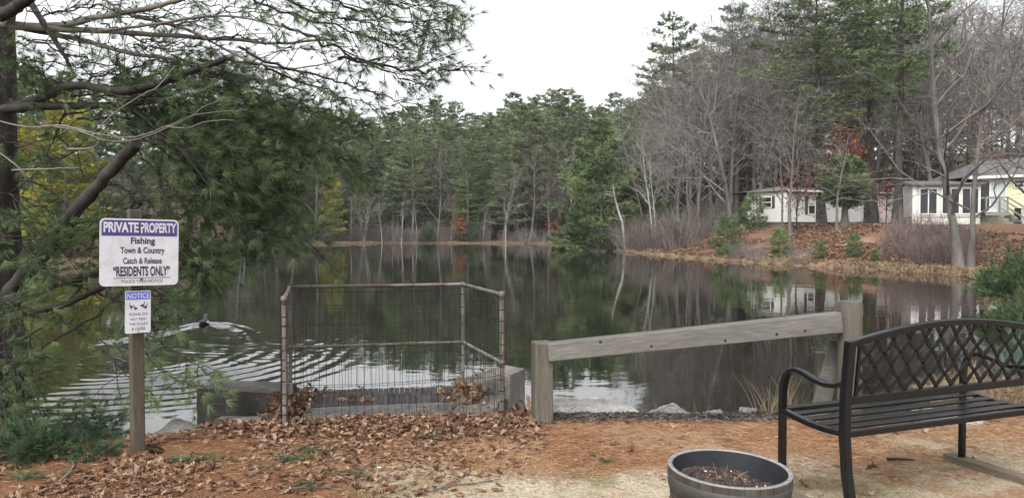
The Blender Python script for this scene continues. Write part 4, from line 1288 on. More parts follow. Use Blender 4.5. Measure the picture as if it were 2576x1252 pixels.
wire_panel(off(BL, -.03, 0), off(FL, -.03, 0), .0, ZT, .058, .10)
def ties(a, b_, n, r):
    a, b_ = np.asarray(a), np.asarray(b_)
    d = (b_ - a) / np.linalg.norm(b_ - a)
    for k in range(n):
        c = a + (b_ - a) * ((k + U(.35, .65)) / n)
        w_ = MB()
        w_.tube([c - d * .004, c + d * .004], r + .0025, 10, cap=True)
        w_.build("wire_tie", MT["wire"], gf)
for a, b_, n, r in ((V3(BL, ZT), V3(BR_, ZT), 5, .0175), (V3(BL, ZM), V3(BR_, ZM), 5, .015), (V3(FR_, 0), V3(FR_, ZT), 11, .0205), (V3(FL, 0), V3(FL, ZT), 12, .0205), (V3(BR_, ZT), V3(FR_, ZT), 4, .0175), (V3(BR_, .1), V3(BR_, ZT), 6, .017)):
    ties(a, b_, n, r)

# concrete spillway walls
wl = at(493, 978, 7.3); wr = at(692, 991, 7.05)
lw = MB()
poly = [(wl[0], 7.3), (-2.20, 6.98), (-2.12, 7.42), (wl[0] + .10, 7.72)]
lw.prism(poly, -.95, [.0, .02, .03, .0])
lo = lw.build("concrete_wall", MT["concrete_wet"], None, False)
bevel(lo, .015)
tag(lo, "dark stained low concrete wall left of the guard fence", "concrete wall")
rw = MB()
rw.prism([(-.02, 6.86), (.13, 7.26), (-.08, 7.52), (-.54, 7.62), (-.54, 7.28)], -.95, [.215, .20, .19, .02, .02])
ro = rw.build("concrete_wall", MT["concrete"], None, False)
bevel(ro, .018)
tag(ro, "pale sloping concrete wall behind the guard fence's right side", "concrete wall")
sl_ = MB()
sl_.prism([(-.56, 6.62), (-.10, 6.42), (-.06, 6.84), (-.56, 7.24)], -.6, [-.005, .02, .02, .0])
so_ = sl_.build("concrete_sill", MT["concrete"]); bevel(so_, .02)
tag(so_, "concrete ledge strewn with leaves at the right of the spillway deck", "concrete ledge")
sl_ = MB()
sl_.prism([(-2.12, 6.42), (-1.86, 6.36), (-1.93, 7.1), (-2.14, 7.05)], -.6, [.0, .0, .0, .0])
so_ = sl_.build("concrete_sill", MT["concrete"]); bevel(so_, .02)
tag(so_, "concrete ledge under the needle pile at the left of the spillway deck", "concrete ledge")

# plank deck over the spillway and the mesh grate at its front
DA, DB, DC, DD = np.array([-1.90, 7.22]), np.array([-.55, 7.42]), np.array([-.47, 6.74]), np.array([-1.76, 6.50])
dk = thing("spillway_deck", "dark wet plank deck behind the wire fence over the spillway", "deck", (-1.2, 7.0, 0))
O2 = np.array([-1.2, 7.0, 0])
nb_ = 27
for rowi, (a0, a1) in enumerate(((0, .48), (.5, .98))):
    b = MB()
    for k in range(nb_):
        t0, t1 = (k + .04) / nb_, (k + .96) / nb_
        q = [DA + (DB - DA) * t for t in (t0, t1)]
        r_ = [DD + (DC - DD) * t for t in (t0, t1)]
        P = [q[0] + (r_[0] - q[0]) * a1, q[1] + (r_[1] - q[1]) * a1, q[1] + (r_[1] - q[1]) * a0, q[0] + (r_[0] - q[0]) * a0]
        b.prism([p - O2[:2] for p in P], -.045, .0 + U(-.004, .004), tint=U(.1, .9))
    b.build("plank_row", MT["deck_wood"], dk)
b = MB()
for t in (.08, .5, .92):
    a, c = DA + (DD - DA) * t, DB + (DC - DB) * t
    b.bar(np.append(a, -.10) - O2, np.append(c, -.10) - O2, .09, .10)
b.build("joist", MT["deck_wood"], dk)
gr = thing("mesh_grate", "galvanised expanded metal grate along the front of the plank deck", "grate", (-1.2, 6.6, 0))
O3 = np.array([-1.2, 6.6, 0])
g = MB()
GA, GB, GC, GD = DD + [0, -.012], DC + [0, -.012], np.array([-.42, 6.40]), np.array([-1.74, 6.15])
def gp(u, v):
    a, c = GA + (GB - GA) * u, GD + (GC - GD) * u
    p = a + (c - a) * v
    return np.array([p[0], p[1], -.01 - .03 * v]) - O3
NU, NV = 46, 9
for i in range(NU):
    for j in range(NV):
        for s in (0, 1):
            g.tube([gp((i + s) / NU, j / NV), gp((i + .5) / NU, (j + .5) / NV), gp((i + s) / NU, (j + 1) / NV)], .0035, 4, cap=False)
g.build("mesh", MT["galv"], gr)
b = MB()
for v_ in (0, 1):
    b.bar(gp(0, v_), gp(1, v_), .02, .02)
b.bar(gp(0, 0), gp(0, 1), .02, .02); b.bar(gp(1, 0), gp(1, 1), .02, .02)
b.build("frame", MT["galv"], gr)
fw = MB()
nx_, ny_ = 30, 8
gxx, gyy = np.meshgrid(np.linspace(-1.8, -.4, nx_), np.linspace(6.3, 6.85, ny_))
fz = -.16 + .05 * fbm(gxx, gyy, .15, 3)
ii = np.arange(ny_ - 1)[:, None] * nx_; jj = np.arange(nx_ - 1)[None]
fw.add(np.stack([gxx, gyy + (gxx + 1.1) * .17, fz], -1).reshape(-1, 3), np.stack([ii + jj, ii + jj + 1, ii + nx_ + jj + 1, ii + nx_ + jj], -1).reshape(-1, 4))
tag(fw.build("spillway_water", MT["foam"], None, True), kind="structure")
sk2 = MB(); sk2.bar((-1.98, 6.72, -.1), (-1.98, 6.72, .17), .045, .03, (0, 1, 0)); so_ = sk2.build("metal_stake", MT["pipe"])
tag(so_, "short iron stake standing at the left corner of the plank deck", "stake")

# ------------------------------------------------------------------ timber railing
rp = at(1364, 1072, 5.95)
ra = thing("timber_railing", "weathered grey timber railing sloping up from a short post to a tall round post", "railing", (rp[0], 5.99, 0))
OR = np.array([rp[0], 5.99, 0])
lp = MB(); lp.sweep([[0, 0, -.25], [0, 0, .655]], .148, .148, (math.sin(R(-14)), math.cos(R(-14)), 0)); bevel(lp.build("post", MT["wood_treated"], ra), .012)
tp = at(2139, 757, 5.95) - OR
tb = np.array([tp[0], tp[1], -.4])
b = MB(); b.tube([tb, tp * [1, 1, 0] + [0, 0, .4], tp + [0, 0, -.012], tp], [.093, .092, .089, .080], 18); b.build("round_post", MT["wood_treated"], ra, True)
r0 = at(1378, 884, 5.95) - OR; r1 = at(2112, 809, 5.93) - OR
rl_ = r1 - r0
Lr = np.linalg.norm(rl_)
b = MB(); b.sweep([[0, 0, 0], [Lr * .5, 0, .0], [Lr, 0, 0]], .13, [.142, .152, .160])
ro_ = bevel(b.build("rail", MT["wood_grey"], ra), .010)
ro_.location = r0; ro_.rotation_euler = (0, -math.asin(rl_[2] / Lr), math.atan2(rl_[1], rl_[0]))
kn = MB()
for t, z_ in ((.35, -.03), (.60, -.045), (.775, -.035), (.87, -.03), (.18, .045)):
    kn.lathe([(.0001, .002), (.011, .001), (.014, -.002)], 10, (0, 0, 0))
    v = kn.v[-1]
    kn.v[-1] = np.column_stack([v[:, 0] + t * Lr, -v[:, 2] - .0655, v[:, 1] + z_])
kn.build("knot", MT["bark_dark"], ro_)
bz = MB(); q0 = at(2066, 1040, 6.0) - OR; q1 = at(2122, 862, 5.97) - OR
bz.bar(q0 + [0, .10, -.1], q1 + [0, .10, 0], .035, .14, (1, 0, .4)); bevel(bz.build("brace", MT["wood_grey"], ra), .005)
sp0 = at(2068.5, 1050, 6.18)
ss = MB(); ss.sweep([[0, 0, -.3], [0, 0, at(2068, 885, 6.18)[2] - sp0[2]]], .118, .10, (.1, 1, 0)); so_ = bevel(ss.build("timber_stub", MT["wood_treated"], None, False, sp0), .006)
tag(so_, "short square timber stub beside the round post behind the bench arm", "post")

# ------------------------------------------------------------------ rocks
def rock(label, px0, px1, pyt, pyb, Y, dep, seed, sq=1.0):
    g = np.random.default_rng(seed)
    a, b_ = at(px0, pyb, Y), at(px1, pyb, Y)
    w_ = (b_[0] - a[0]); h_ = at(px0, pyt, Y)[2] - a[2]
    nu, nv = 22, 12
    th, ph = np.meshgrid(np.linspace(0, 2 * math.pi, nu, endpoint=False), np.linspace(-.5, math.pi / 2, nv))
    x, y, z = np.cos(ph) * np.cos(th), np.cos(ph) * np.sin(th), np.sin(ph)
    e = .62
    f_ = lambda q: np.sign(q) * np.abs(q) ** e
    P = np.stack([f_(x), f_(y), f_(z)], -1).reshape(-1, 3)
    for _ in range(9):                                    # cut it by random planes into facets
        n = g.normal(0, 1, 3); n[2] = abs(n[2]) * .8; n /= np.linalg.norm(n)
        dd = g.uniform(.55, .85)
        k = np.maximum(P @ n - dd, 0)
        P = P - np.outer(k, n)
    P += g.normal(0, .028, P.shape)
    P = P * [w_ / 2, dep / 2, h_ / max(P[:, 2].max(), .1)]
    mb = MB()
    i = np.arange(nv - 1)[:, None] * nu; j = np.arange(nu)[None]; j2 = (j + 1) % nu
    mb.add(P, np.stack([i + j, i + j2, i + nu + j2, i + nu + j], -1).reshape(-1, 4))
    o = mb.build("boulder", MT["rock"], None, False, ((a[0] + b_[0]) / 2, Y, a[2]), (0, 0, g.uniform(-.15, .15)))
    return tag(o, label, "boulder")
rock("large flat boulder at the waterline right of the timber railing's short post", 1300, 1640, 1006, 1046, 7.0, 1.0, 1)
rock("pale rounded rock, largest of the three at the water under the rail", 1634, 1742, 1018, 1049, 6.75, .42, 2)
rock("low pale rock in the middle of the three under the rail", 1770, 1838, 1033, 1051, 6.7, .35, 3)
rock("small pointed rock beside the dry grass tuft under the rail", 1852, 1905, 1020, 1051, 6.65, .3, 4)
rock("small grey rock half in the water near the dry grass tuft", 1700, 1762, 1036, 1050, 6.9, .3, 8)
rock("wide flat pale slab lying in the ground under the bench", 2235, 2515, 1036, 1068, 6.05, .85, 5)
rock("grey stone at the water's edge at the foot of the signpost bank", 395, 500, 1052, 1085, 6.6, .5, 6)
rock("long low stone in front of the dark concrete wall", 495, 660, 1046, 1075, 6.62, .45, 7)

# ------------------------------------------------------------------ bench
bl = np.array([1.534, 4.255]); ang = math.atan2(.364, .932)
BZ = H1(*bl) + .055
Lb = 1.43
bn_ = thing("garden_bench", "black metal garden bench with lattice back seen from behind", "bench", (bl[0], bl[1], BZ), ang)
KB = MT["bench_black"]
for xx in (0, Lb):
    b = MB()
    arm = [(0, -.02), (0, .25), (.0, .52), (-.008, .585), (-.03, .64), (-.065, .672), (-.105, .682), (-.16, .675), (-.24, .652), (-.32, .640), (-.39, .648), (-.455, .672)]
    # the swept section needs a turning normal: build it by hand
    A = np.array(arm); T = np.gradient(A, axis=0); T /= np.linalg.norm(T, axis=1)[:, None]
    N = np.column_stack([-T[:, 1], T[:, 0]])
    ring = []
    for p, n in zip(A, N):
        for sx, sn in ((-.023, -.013), (.023, -.013), (.023, .013), (-.023, .013)):
            ring.append([xx + sx, p[0] + n[0] * sn, p[1] + n[1] * sn])
    k = len(A)
    f = [[i * 4 + c, i * 4 + 4 + c, i * 4 + 4 + (c + 1) % 4, i * 4 + (c + 1) % 4] for i in range(k - 1) for c in range(4)] + [[0, 1, 2, 3], [k * 4 - 1, k * 4 - 2, k * 4 - 3, k * 4 - 4]]
    b.add(ring, f)
    bevel(b.build("armrest", KB, bn_, True), .006)
    b = MB(); b.sweep([[xx, -.515, -.02], [xx, -.47, .22], [xx, -.455, .40], [xx, -.458, .60], [xx, -.484, .885]], .046, .042, (0, 1, .05)); bevel(b.build("rear_leg", KB, bn_), .005)
    b = MB(); b.sweep([[xx, .0, .432], [xx, -.10, .420], [xx, -.22, .408], [xx, -.34, .405], [xx, -.45, .412]], .040, .030); bevel(b.build("seat_rail", KB, bn_), .004)
for y, z, w_ in ((.01, .440, .060), (-.085, .430, .062), (-.18, .421, .062), (-.275, .417, .062), (-.37, .418, .062)):
    b = MB(); b.box((Lb / 2, y, z), (Lb - .03, w_, .014)); bevel(b.build("seat_slat", KB, bn_), .004)
b = MB(); b.box((Lb / 2, -.445, .405), (Lb - .04, .026, .034)); b.box((Lb / 2, .03, .425), (Lb - .04, .024, .030)); bevel(b.build("seat_frame", KB, bn_), .004)
by = lambda z: -.458 - .028 * (z - .6) / .28
topz = lambda x: .875 + .082 * math.sin(math.pi * min(max(x / Lb, 0), 1)) ** .9
b = MB(); b.sweep([[x, by(topz(x)), topz(x)] for x in np.linspace(-.022, Lb + .022, 33)], .040, .034); bevel(b.build("top_rail", KB, bn_), .005)
b = MB(); b.box((Lb / 2, by(.585), .585), (Lb - .05, .028, .042)); bevel(b.build("bottom_rail", KB, bn_), .004)
for xx in (.065, Lb - .065):
    b = MB(); b.sweep([[xx, by(.6), .60], [xx, by(topz(xx)), topz(xx)]], .016, .014, (0, 1, 0)); b.build("back_upright", KB, bn_)
lat = MB()
px_, pz_ = .113, .070
x0_, z0_ = .065, .606
for i in range(-1, 13):
    for j in range(0, 6):
        for sg in (-1, 1):
            xa, za = x0_ + (i + (.5 if j % 2 else 0)) * px_, z0_ + j * pz_
            xb, zb2 = xa + sg * px_ / 2, za + pz_
            if min(xa, xb) < .06 or max(xa, xb) > Lb - .06 or za > topz(xa) - .02: continue
            n = 9
            s = np.linspace(0, 1, n)
            bow = .004 * np.sin(s * math.pi) * (1 if j % 2 else -1) * sg
            x = xa + (xb - xa) * s + bow
            z = za + pz_ * s + bow * .5 * -sg
            wdt = .011 + .011 * np.sin(s * math.pi) ** 1.5
            keep_ = z < np.array([topz(q) for q in x]) - .005
            if keep_.sum() < 2: continue
            lat.sweep(np.column_stack([x, [by(q) for q in z], z])[keep_], wdt[keep_], .009, (0, 1, 0))
            lat.box((xa, by(za), za), (.016, .013, .014))
lat.build("lattice_panel", KB, bn_)
for nm, xx in (("near", 0), ("far", Lb)):
    e_ = np.array([math.cos(ang), math.sin(ang)]); fwd = np.array([-math.sin(ang), math.cos(ang)])
    c = bl + e_ * xx
    a, d = c + fwd * .10, c - fwd * (.82 if xx == 0 else 1.0)
    zg = H1(*c) + .012
    b = MB(); b.bar([0, .1, 0], [0, -.92, 0], .09, .062)
    o = bevel(b.build("timber_skid", MT["wood_skid"], None, False, (c[0], c[1], zg), (0, 0, ang)), .006)
    tag(o, "weathered timber skid under the bench's near end beside the barrel planter" if xx == 0 else "weathered timber skid under the bench's far end at the right edge", "timber skid")

# ------------------------------------------------------------------ barrel planter
bc = at(1826, 1172, 3.45)
zg = H1(bc[0], bc[1]) - .02
hr_ = bc[2] - zg
bp_ = thing("barrel_planter", "half barrel planter with pale rim, dark hoop and bare potting soil", "planter", (bc[0], bc[1], zg))
bp_.rotation_euler = (R(1.0), R(1.6), 0)
RR = .275
prof = lambda z: RR - .065 * (1 - z / hr_) ** 1.3
zz = np.linspace(0, hr_ - .10, 8)
b = MB(); b.lathe([(.0001, 0)] + [(prof(z), z) for z in zz], 72); b.build("staves", MT["barrel"], bp_, True)
b = MB(); b.lathe([(prof(hr_ - .10), hr_ - .102), (prof(hr_ - .10) + .006, hr_ - .098), (prof(hr_ - .045) + .006, hr_ - .04), (prof(hr_ - .04), hr_ - .036)], 72); b.build("hoop", MT["barrel_band"], bp_, True)
b = MB(); b.lathe([(prof(hr_ - .04) , hr_ - .038), (RR + .001, hr_ - .004)], 72); b.build("upper_staves", MT["barrel"], bp_, True)
b = MB(); b.lathe([(RR + .001, hr_ - .005), (RR + .002, hr_ - .001), (RR - .001, hr_), (RR - .017, hr_), (RR - .019, hr_ - .004)], 72); b.build("rim", MT["barrel_rim"], bp_, True)
b = MB(); b.lathe([(RR - .019, hr_ - .005), (RR - .026, hr_ - .10), (RR - .035, hr_ - .20)], 72); b.build("inner_wall", MT["barrel_in"], bp_, True)
sv = MB()
for k in range(26):
    a = k * 6.2832 / 26 + .08
    for r_, z1, z2 in ((1, hr_ - .006, hr_ - .036),):
        p = np.array([math.cos(a), math.sin(a)])
        sv.bar(np.append(p * (RR + .0012), z1), np.append(p * (prof(z2) + .0012), z2), .002, .0016, (math.cos(a), math.sin(a), 0))
    sv.bar(np.append(p * (prof(hr_ - .105) + .0012), hr_ - .105), np.append(p * (prof(.08) + .0012), .08), .002, .0016, (math.cos(a), math.sin(a), 0))
    sv.bar(np.append(p * (RR - .017), hr_ + .0006), np.append(p * (RR - .001), hr_ + .0006), .0016, .001)
sv.build("stave_joint", MT["black"], bp_)
so2 = MB()
n_r, n_a = 18, 60
rr, aa = np.meshgrid(np.linspace(0.002, RR - .024, n_r), np.arange(n_a) * 6.2832 / n_a, indexing='ij')
sx, sy = rr * np.cos(aa), rr * np.sin(aa)
sz = hr_ - .115 + .05 * (fbm(sx + 3, sy + 3, .12, 4) - .5) + .03 * np.exp(-((sx + .10) / .12) ** 2) + .012 * rng.random(sx.shape)
i = np.arange(n_r - 1)[:, None] * n_a; j = np.arange(n_a)[None]; j2 = (j + 1) % n_a
so2.add(np.stack([sx, sy, sz], -1).reshape(-1, 3), np.stack([i + j, i + n_a + j, i + n_a + j2, i + j2], -1).reshape(-1, 4), rng.random(n_r * n_a))
soil = so2.build("soil", MT["soil"], bp_)
ck = MB()
for k in range(900):
    a, r_ = U(0, 6.28), (RR - .035) * math.sqrt(U(0, 1))
    x, y = r_ * math.cos(a), r_ * math.sin(a)
    z = hr_ - .115 + .05 * float(fbm(np.array([x + 3]), np.array([y + 3]), .12, 4)[0] - .5) + .03 * math.exp(-((x + .10) / .12) ** 2) + .006
    q = rng.normal(0, 1, (3, 3)); q, _ = np.linalg.qr(q)
    s_ = U(.003, .011)
    ck.box((x, y, z), (s_, s_ * U(.4, 1), s_ * U(.3, .8)), q, U(0, 1), 1 if k % 20 == 0 else 0)
ch = ck.build("soil_crumbs", [MT["soil"], MT["perlite"]], bp_)
ch["kind"] = "stuff"
tw_ = MB()
for (x, y, dx_, dy_, dz_) in ((-.03, .05, -.03, .01, .10), (.05, .10, .07, 0, .05), (.0, .08, .01, -.02, .09), (.14, -.02, .03, -.02, .03), (.10, .05, -.04, .02, .05), (-.12, -.1, .08, .02, .01), (.06, -.12, .09, .03, .015)):
    z = hr_ - .10
    tw_.tube([[x, y, z], [x + dx_ * .6, y + dy_, z + dz_ * .7], [x + dx_, y + dy_, z + dz_]], [.0018, .0014, .001], 4)
tw_.build("dead_stem", MT["straw"], bp_)
# ------------------------------------------------------------------ the near pine on the left
np_ = thing("white_pine", "big near white pine at the left edge with long drooping boughs", "pine tree", (-4.56, 6.5, H1(-4.56, 6.5) - .1))
ON = np.array(np_.location)
nrm = lambda v: v / max(np.linalg.norm(v), 1e-9)
tk = MB()
zs = np.concatenate([np.linspace(0, 4.5, 60), np.linspace(4.6, 15, 20)])
na = 40
aa = np.arange(na) * 2 * math.pi / na
rb = np.interp(zs, [0, .3, 1.2, 4, 15], [.40, .31, .26, .215, .07])
ZZ, AA = np.meshgrid(zs, aa, indexing='ij')
ridge = fbm(AA * 3.1 + .4 * np.sin(ZZ * 3), ZZ * .8, .33, 15) - .5 + .5 * (np.abs(fbm(AA * 5.0, ZZ * 1.5, .4, 18) - .5) * 2 - .4)
rad = rb[:, None] + ridge * .055
cx_ = .05 * np.sin(zs * .5)
v = np.stack([rad * np.cos(AA) + cx_[:, None], rad * np.sin(AA), ZZ], -1)
i = np.arange(len(zs) - 1)[:, None] * na; j = np.arange(na)[None]; j2 = (j + 1) % na
tk.add(v.reshape(-1, 3), np.stack([i + j, i + j2, i + na + j2, i + na + j], -1).reshape(-1, 4))
tk.build("trunk", MT["bark_pine"], np_, True)

def smooth_path(pts, n=24):
    pts = np.asarray(pts, float)
    t = np.linspace(0, 1, len(pts))
    q = np.linspace(0, 1, n)
    # Catmull-Rom through the points
    out = []
    for u in q:
        k = min(int(u * (len(pts) - 1)), len(pts) - 2)
        f = u * (len(pts) - 1) - k
        p0, p1, p2, p3 = pts[max(k - 1, 0)], pts[k], pts[k + 1], pts[min(k + 2, len(pts) - 1)]
        out.append(.5 * (2 * p1 + (p2 - p0) * f + (2 * p0 - 5 * p1 + 4 * p2 - p3) * f ** 2 + (3 * p1 - p0 - 3 * p2 + p3) * f ** 3))
    return np.array(out)

def bough(pts, n=24):
    """pixel and depth triples of the photograph to a smooth path in the tree's own space"""
    return smooth_path([at(px, py, Y) - ON for px, py, Y in pts], n)

def limb(pts, r0, r1, m, sides=8, name="limb", rough=.0):
    P = bough(pts, 30)
    P = P + rng.normal(0, r0 * .07 + .0015, P.shape) * np.linspace(0, 1, 30)[:, None] ** .3
    b = MB()
    b.tube(P, np.linspace(r0, r1, 30) * (1 + rng.normal(0, .05 + rough, 30)), sides)
    b.build(name, m, np_, True)
    return P

BK, GY_, PL = MT["bark_dark"], MT["bark_grey"], MT["twig_pale"]
# thick limbs
limb([(10, 760, 6.4), (60, 690, 6.2), (135, 609, 6.0), (190, 530, 5.9), (270, 440, 5.8), (345, 360, 5.7)], .066, .042, BK, 12, rough=.05)
limb([(20, 275, 6.4), (110, 245, 6.2), (190, 215, 6.0), (300, 230, 5.9), (400, 210, 5.8), (490, 175, 5.75), (570, 146, 5.7)], .042, .022, BK, 10, rough=.04)
limb([(10, 275, 6.4), (100, 268, 6.2), (200, 266, 6.1), (330, 262, 6.0), (430, 250, 5.9)], .042, .014, BK, 8)
limb([(10, 752, 6.35), (70, 745, 6.1), (150, 710, 6.0), (250, 688, 5.95), (300, 670, 5.9)], .048, .022, BK, 8)
limb([(20, 800, 6.35), (90, 780, 6.1), (160, 765, 6.0), (230, 735, 5.95), (310, 700, 5.9)], .038, .015, BK, 8)
limb([(60, -20, 6.2), (110, 60, 6.1), (150, 120, 6.0), (175, 165, 6.0)], .03, .012, BK, 8)
limb([(0, 40, 6.2), (40, 20, 6.0), (90, -20, 5.8)], .05, .04, BK, 10)
# pale grey boughs against the sky
sky_b = [
    ([(0, 62, 6.3), (130, 66, 6.1), (250, 45, 5.9), (420, 10, 5.6), (560, -40, 5.3)], .034, .012),
    ([(0, 62, 6.3), (120, 72, 6.1), (250, 78, 6.0), (400, 88, 5.9), (560, 98, 5.8), (700, 108, 5.7), (850, 100, 5.6)], .032, .006),
    ([(60, 72, 6.3), (200, 100, 6.1), (330, 135, 6.0), (480, 155, 5.9), (600, 185, 5.8), (780, 232, 5.7)], .024, .006),
    ([(330, 40, 5.9), (470, 75, 5.8), (620, 150, 5.7), (740, 172, 5.6), (860, 150, 5.5)], .014, .004),
    ([(250, 78, 5.8), (400, 60, 5.7), (560, 40, 5.6), (720, 70, 5.5), (860, 110, 5.4)], .013, .004),
]
for p, a, b_ in sky_b:
    limb(p, a, b_, GY_, 7)
# thin pale vines slung in front
for p in ([(0, 305, 5.6), (70, 320, 5.5), (150, 315, 5.4), (210, 328, 5.4), (270, 342, 5.4), (340, 345, 5.4), (420, 318, 5.4), (480, 292, 5.4), (560, 280, 5.4), (620, 277, 5.4)],
          [(130, 318, 5.45), (200, 330, 5.4), (260, 352, 5.4), (330, 354, 5.4), (400, 330, 5.4), (470, 300, 5.4), (510, 270, 5.4), (560, 252, 5.4)],
          [(420, 318, 5.4), (470, 322, 5.4), (520, 306, 5.4), (590, 302, 5.4)],
          [(250, 320, 5.4), (300, 275, 5.4), (360, 238, 5.4), (400, 215, 5.4), (440, 165, 5.4)],
          [(0, 385, 5.5), (40, 415, 5.5), (62, 440, 5.5), (66, 465, 5.5)], [(30, 428, 5.5), (120, 425, 5.5), (200, 422, 5.5)], [(170, 375, 5.4), (230, 372, 5.4), (245, 360, 5.4)]):
    limb(p, .0065, .003, GY_, 5, "vine")

# foliage boughs: (path, half width of the spray in m, twigs per metre, needle tufts per twig, shade)
TW, ND = MB(), MB()
def spray(pts, wid, den, tufts, sh=.45, r=.010, start=.12, droop=.25, ln=.11, nn=34, nw=.0034):
    P = bough(pts, 26)
    P = P + rng.normal(0, .012, P.shape)
    TW.tube(P, np.linspace(r, .0025, 26), 5, cap=False)
    seg = np.linalg.norm(np.diff(P, axis=0), axis=1)
    cum = np.concatenate([[0], np.cumsum(seg)])
    L_ = cum[-1]
    pos, dr = [], []
    n = int(L_ * den)
    for k in range(n):
        s = L_ * (start + (1 - start) * (k + U(0, 1)) / n)
        q = np.array([np.interp(s, cum, P[:, c]) for c in range(3)])
        k2 = min(np.searchsorted(cum, s), 25)
        T = nrm(P[k2] - P[max(k2 - 1, 0)])
        side = nrm(np.cross(T, [0, 0, 1.0]) + rng.normal(0, .5, 3)) * (1 if k % 2 else -1)
        l = wid * U(.35, 1.1) * (1.15 - .6 * s / L_)
        d = nrm(T * U(.5, 1.0) + side * U(.5, 1.0) + np.array([0, 0, U(-droop, .25)]))
        e = q + d * l * .6 + rng.normal(0, .02, 3)
        d2 = nrm(d + T * .35 + np.array([0, 0, U(-droop, .15)]))
        f = e + d2 * l * .5
        TW.tube([q, e, f], [.0042, .0032, .0018], 3, cap=False)
        for t in range(tufts):
            if t == 0:
                p, dd = f, d2
            else:
                w_ = U(.35, 1)
                p = q + (e - q) * min(w_ * 1.6, 1) if w_ < .62 else e + (f - e) * (w_ - .62) / .38
                sd_ = nrm(d2 + rng.normal(0, .65, 3))
                l3 = U(.03, .14)
                TW.tube([p, p + sd_ * l3], [.002, .0014], 3, cap=False)
                p, dd = p + sd_ * l3, sd_
            pos.append(p); dr.append(dd)
    pos.append(P[-1]); dr.append(nrm(P[-1] - P[-2]))
    pos, dr = np.array(pos), np.array(dr)
    base = np.clip(sh + rng.normal(0, .12, len(pos)), 0, 1)
    tuft_tris(ND, pos, dr, nn, ln * rng.uniform(.8, 1.15, len(pos)), nw, .36, base)

def sp(*a, **k):
    spray(*a, **k)
# against the sky, airy
for p in ([(480, -80, 5.4), (620, -10, 5.4), (760, 45, 5.4), (900, 90, 5.4), (1010, 125, 5.5), (1090, 140, 5.5)],
          [(760, -90, 5.2), (880, -25, 5.2), (1000, 20, 5.3), (1090, 52, 5.3), (1165, 74, 5.4)],
          [(640, -90, 5.3), (780, -20, 5.3), (900, 25, 5.3), (1020, 55, 5.3), (1120, 85, 5.4)],
          [(860, 150, 5.5), (960, 165, 5.5), (1060, 178, 5.5), (1120, 180, 5.5), (1165, 170, 5.5)],
          [(700, 60, 5.5), (820, 110, 5.5), (930, 160, 5.5), (1030, 205, 5.6), (1090, 215, 5.6)],
          [(600, 120, 5.6), (720, 170, 5.6), (840, 205, 5.6), (950, 235, 5.6), (1010, 262, 5.6)],
          [(560, 146, 5.7), (660, 170, 5.7), (760, 205, 5.7), (860, 240, 5.7), (950, 268, 5.7)],
          [(920, -90, 5.1), (1010, -40, 5.1), (1080, -5, 5.2), (1150, 20, 5.2)],
          [(560, -60, 5.3), (700, 0, 5.4), (850, 40, 5.4), (980, 85, 5.4), (1080, 110, 5.4)],
          [(700, -100, 5.0), (820, -50, 5.0), (950, -15, 5.1), (1060, 15, 5.1)]):
    sp(p, .42, 14, 4, sh=.36, r=.012, droop=.2, nn=26, nw=.0026)
for p in ([(100, 40, 6.2), (230, 20, 6.0), (360, 45, 5.9), (480, 40, 5.8), (590, 60, 5.7)], [(260, 60, 6.0), (380, 105, 5.9), (500, 120, 5.8), (640, 135, 5.7)], [(40, 90, 6.2), (160, 130, 6.1), (280, 165, 6.0), (400, 175, 5.9), (520, 210, 5.9)],
          [(300, -60, 5.8), (420, -20, 5.7), (540, 15, 5.6), (660, 25, 5.6)], [(480, 100, 5.8), (600, 95, 5.7), (720, 120, 5.7), (840, 135, 5.6)], [(430, 140, 5.8), (560, 195, 5.8), (690, 240, 5.8), (800, 260, 5.8)]):
    sp(p, .36, 13, 2, sh=.33, r=.008, nn=22, nw=.0024)
for p in ([(20, 20, 6.1), (120, 30, 6.0), (220, 10, 5.9), (330, -30, 5.8)], [(30, 110, 6.1), (140, 100, 6.0), (260, 110, 5.9), (370, 130, 5.9)], [(60, 150, 6.2), (170, 165, 6.1), (270, 190, 6.0), (360, 185, 6.0)], [(160, 60, 6.0), (270, 35, 5.9), (390, 30, 5.8), (480, 0, 5.7)],
          [(380, 70, 5.8), (480, 55, 5.8), (590, 30, 5.7), (700, 40, 5.7)], [(100, -40, 5.9), (220, -10, 5.9), (320, 20, 5.8), (420, 60, 5.8)], [(330, 110, 6.0), (440, 130, 5.9), (540, 160, 5.9), (640, 170, 5.8)]):
    sp(p, .36, 13, 2, sh=.33, r=.007, nn=22, nw=.0024)
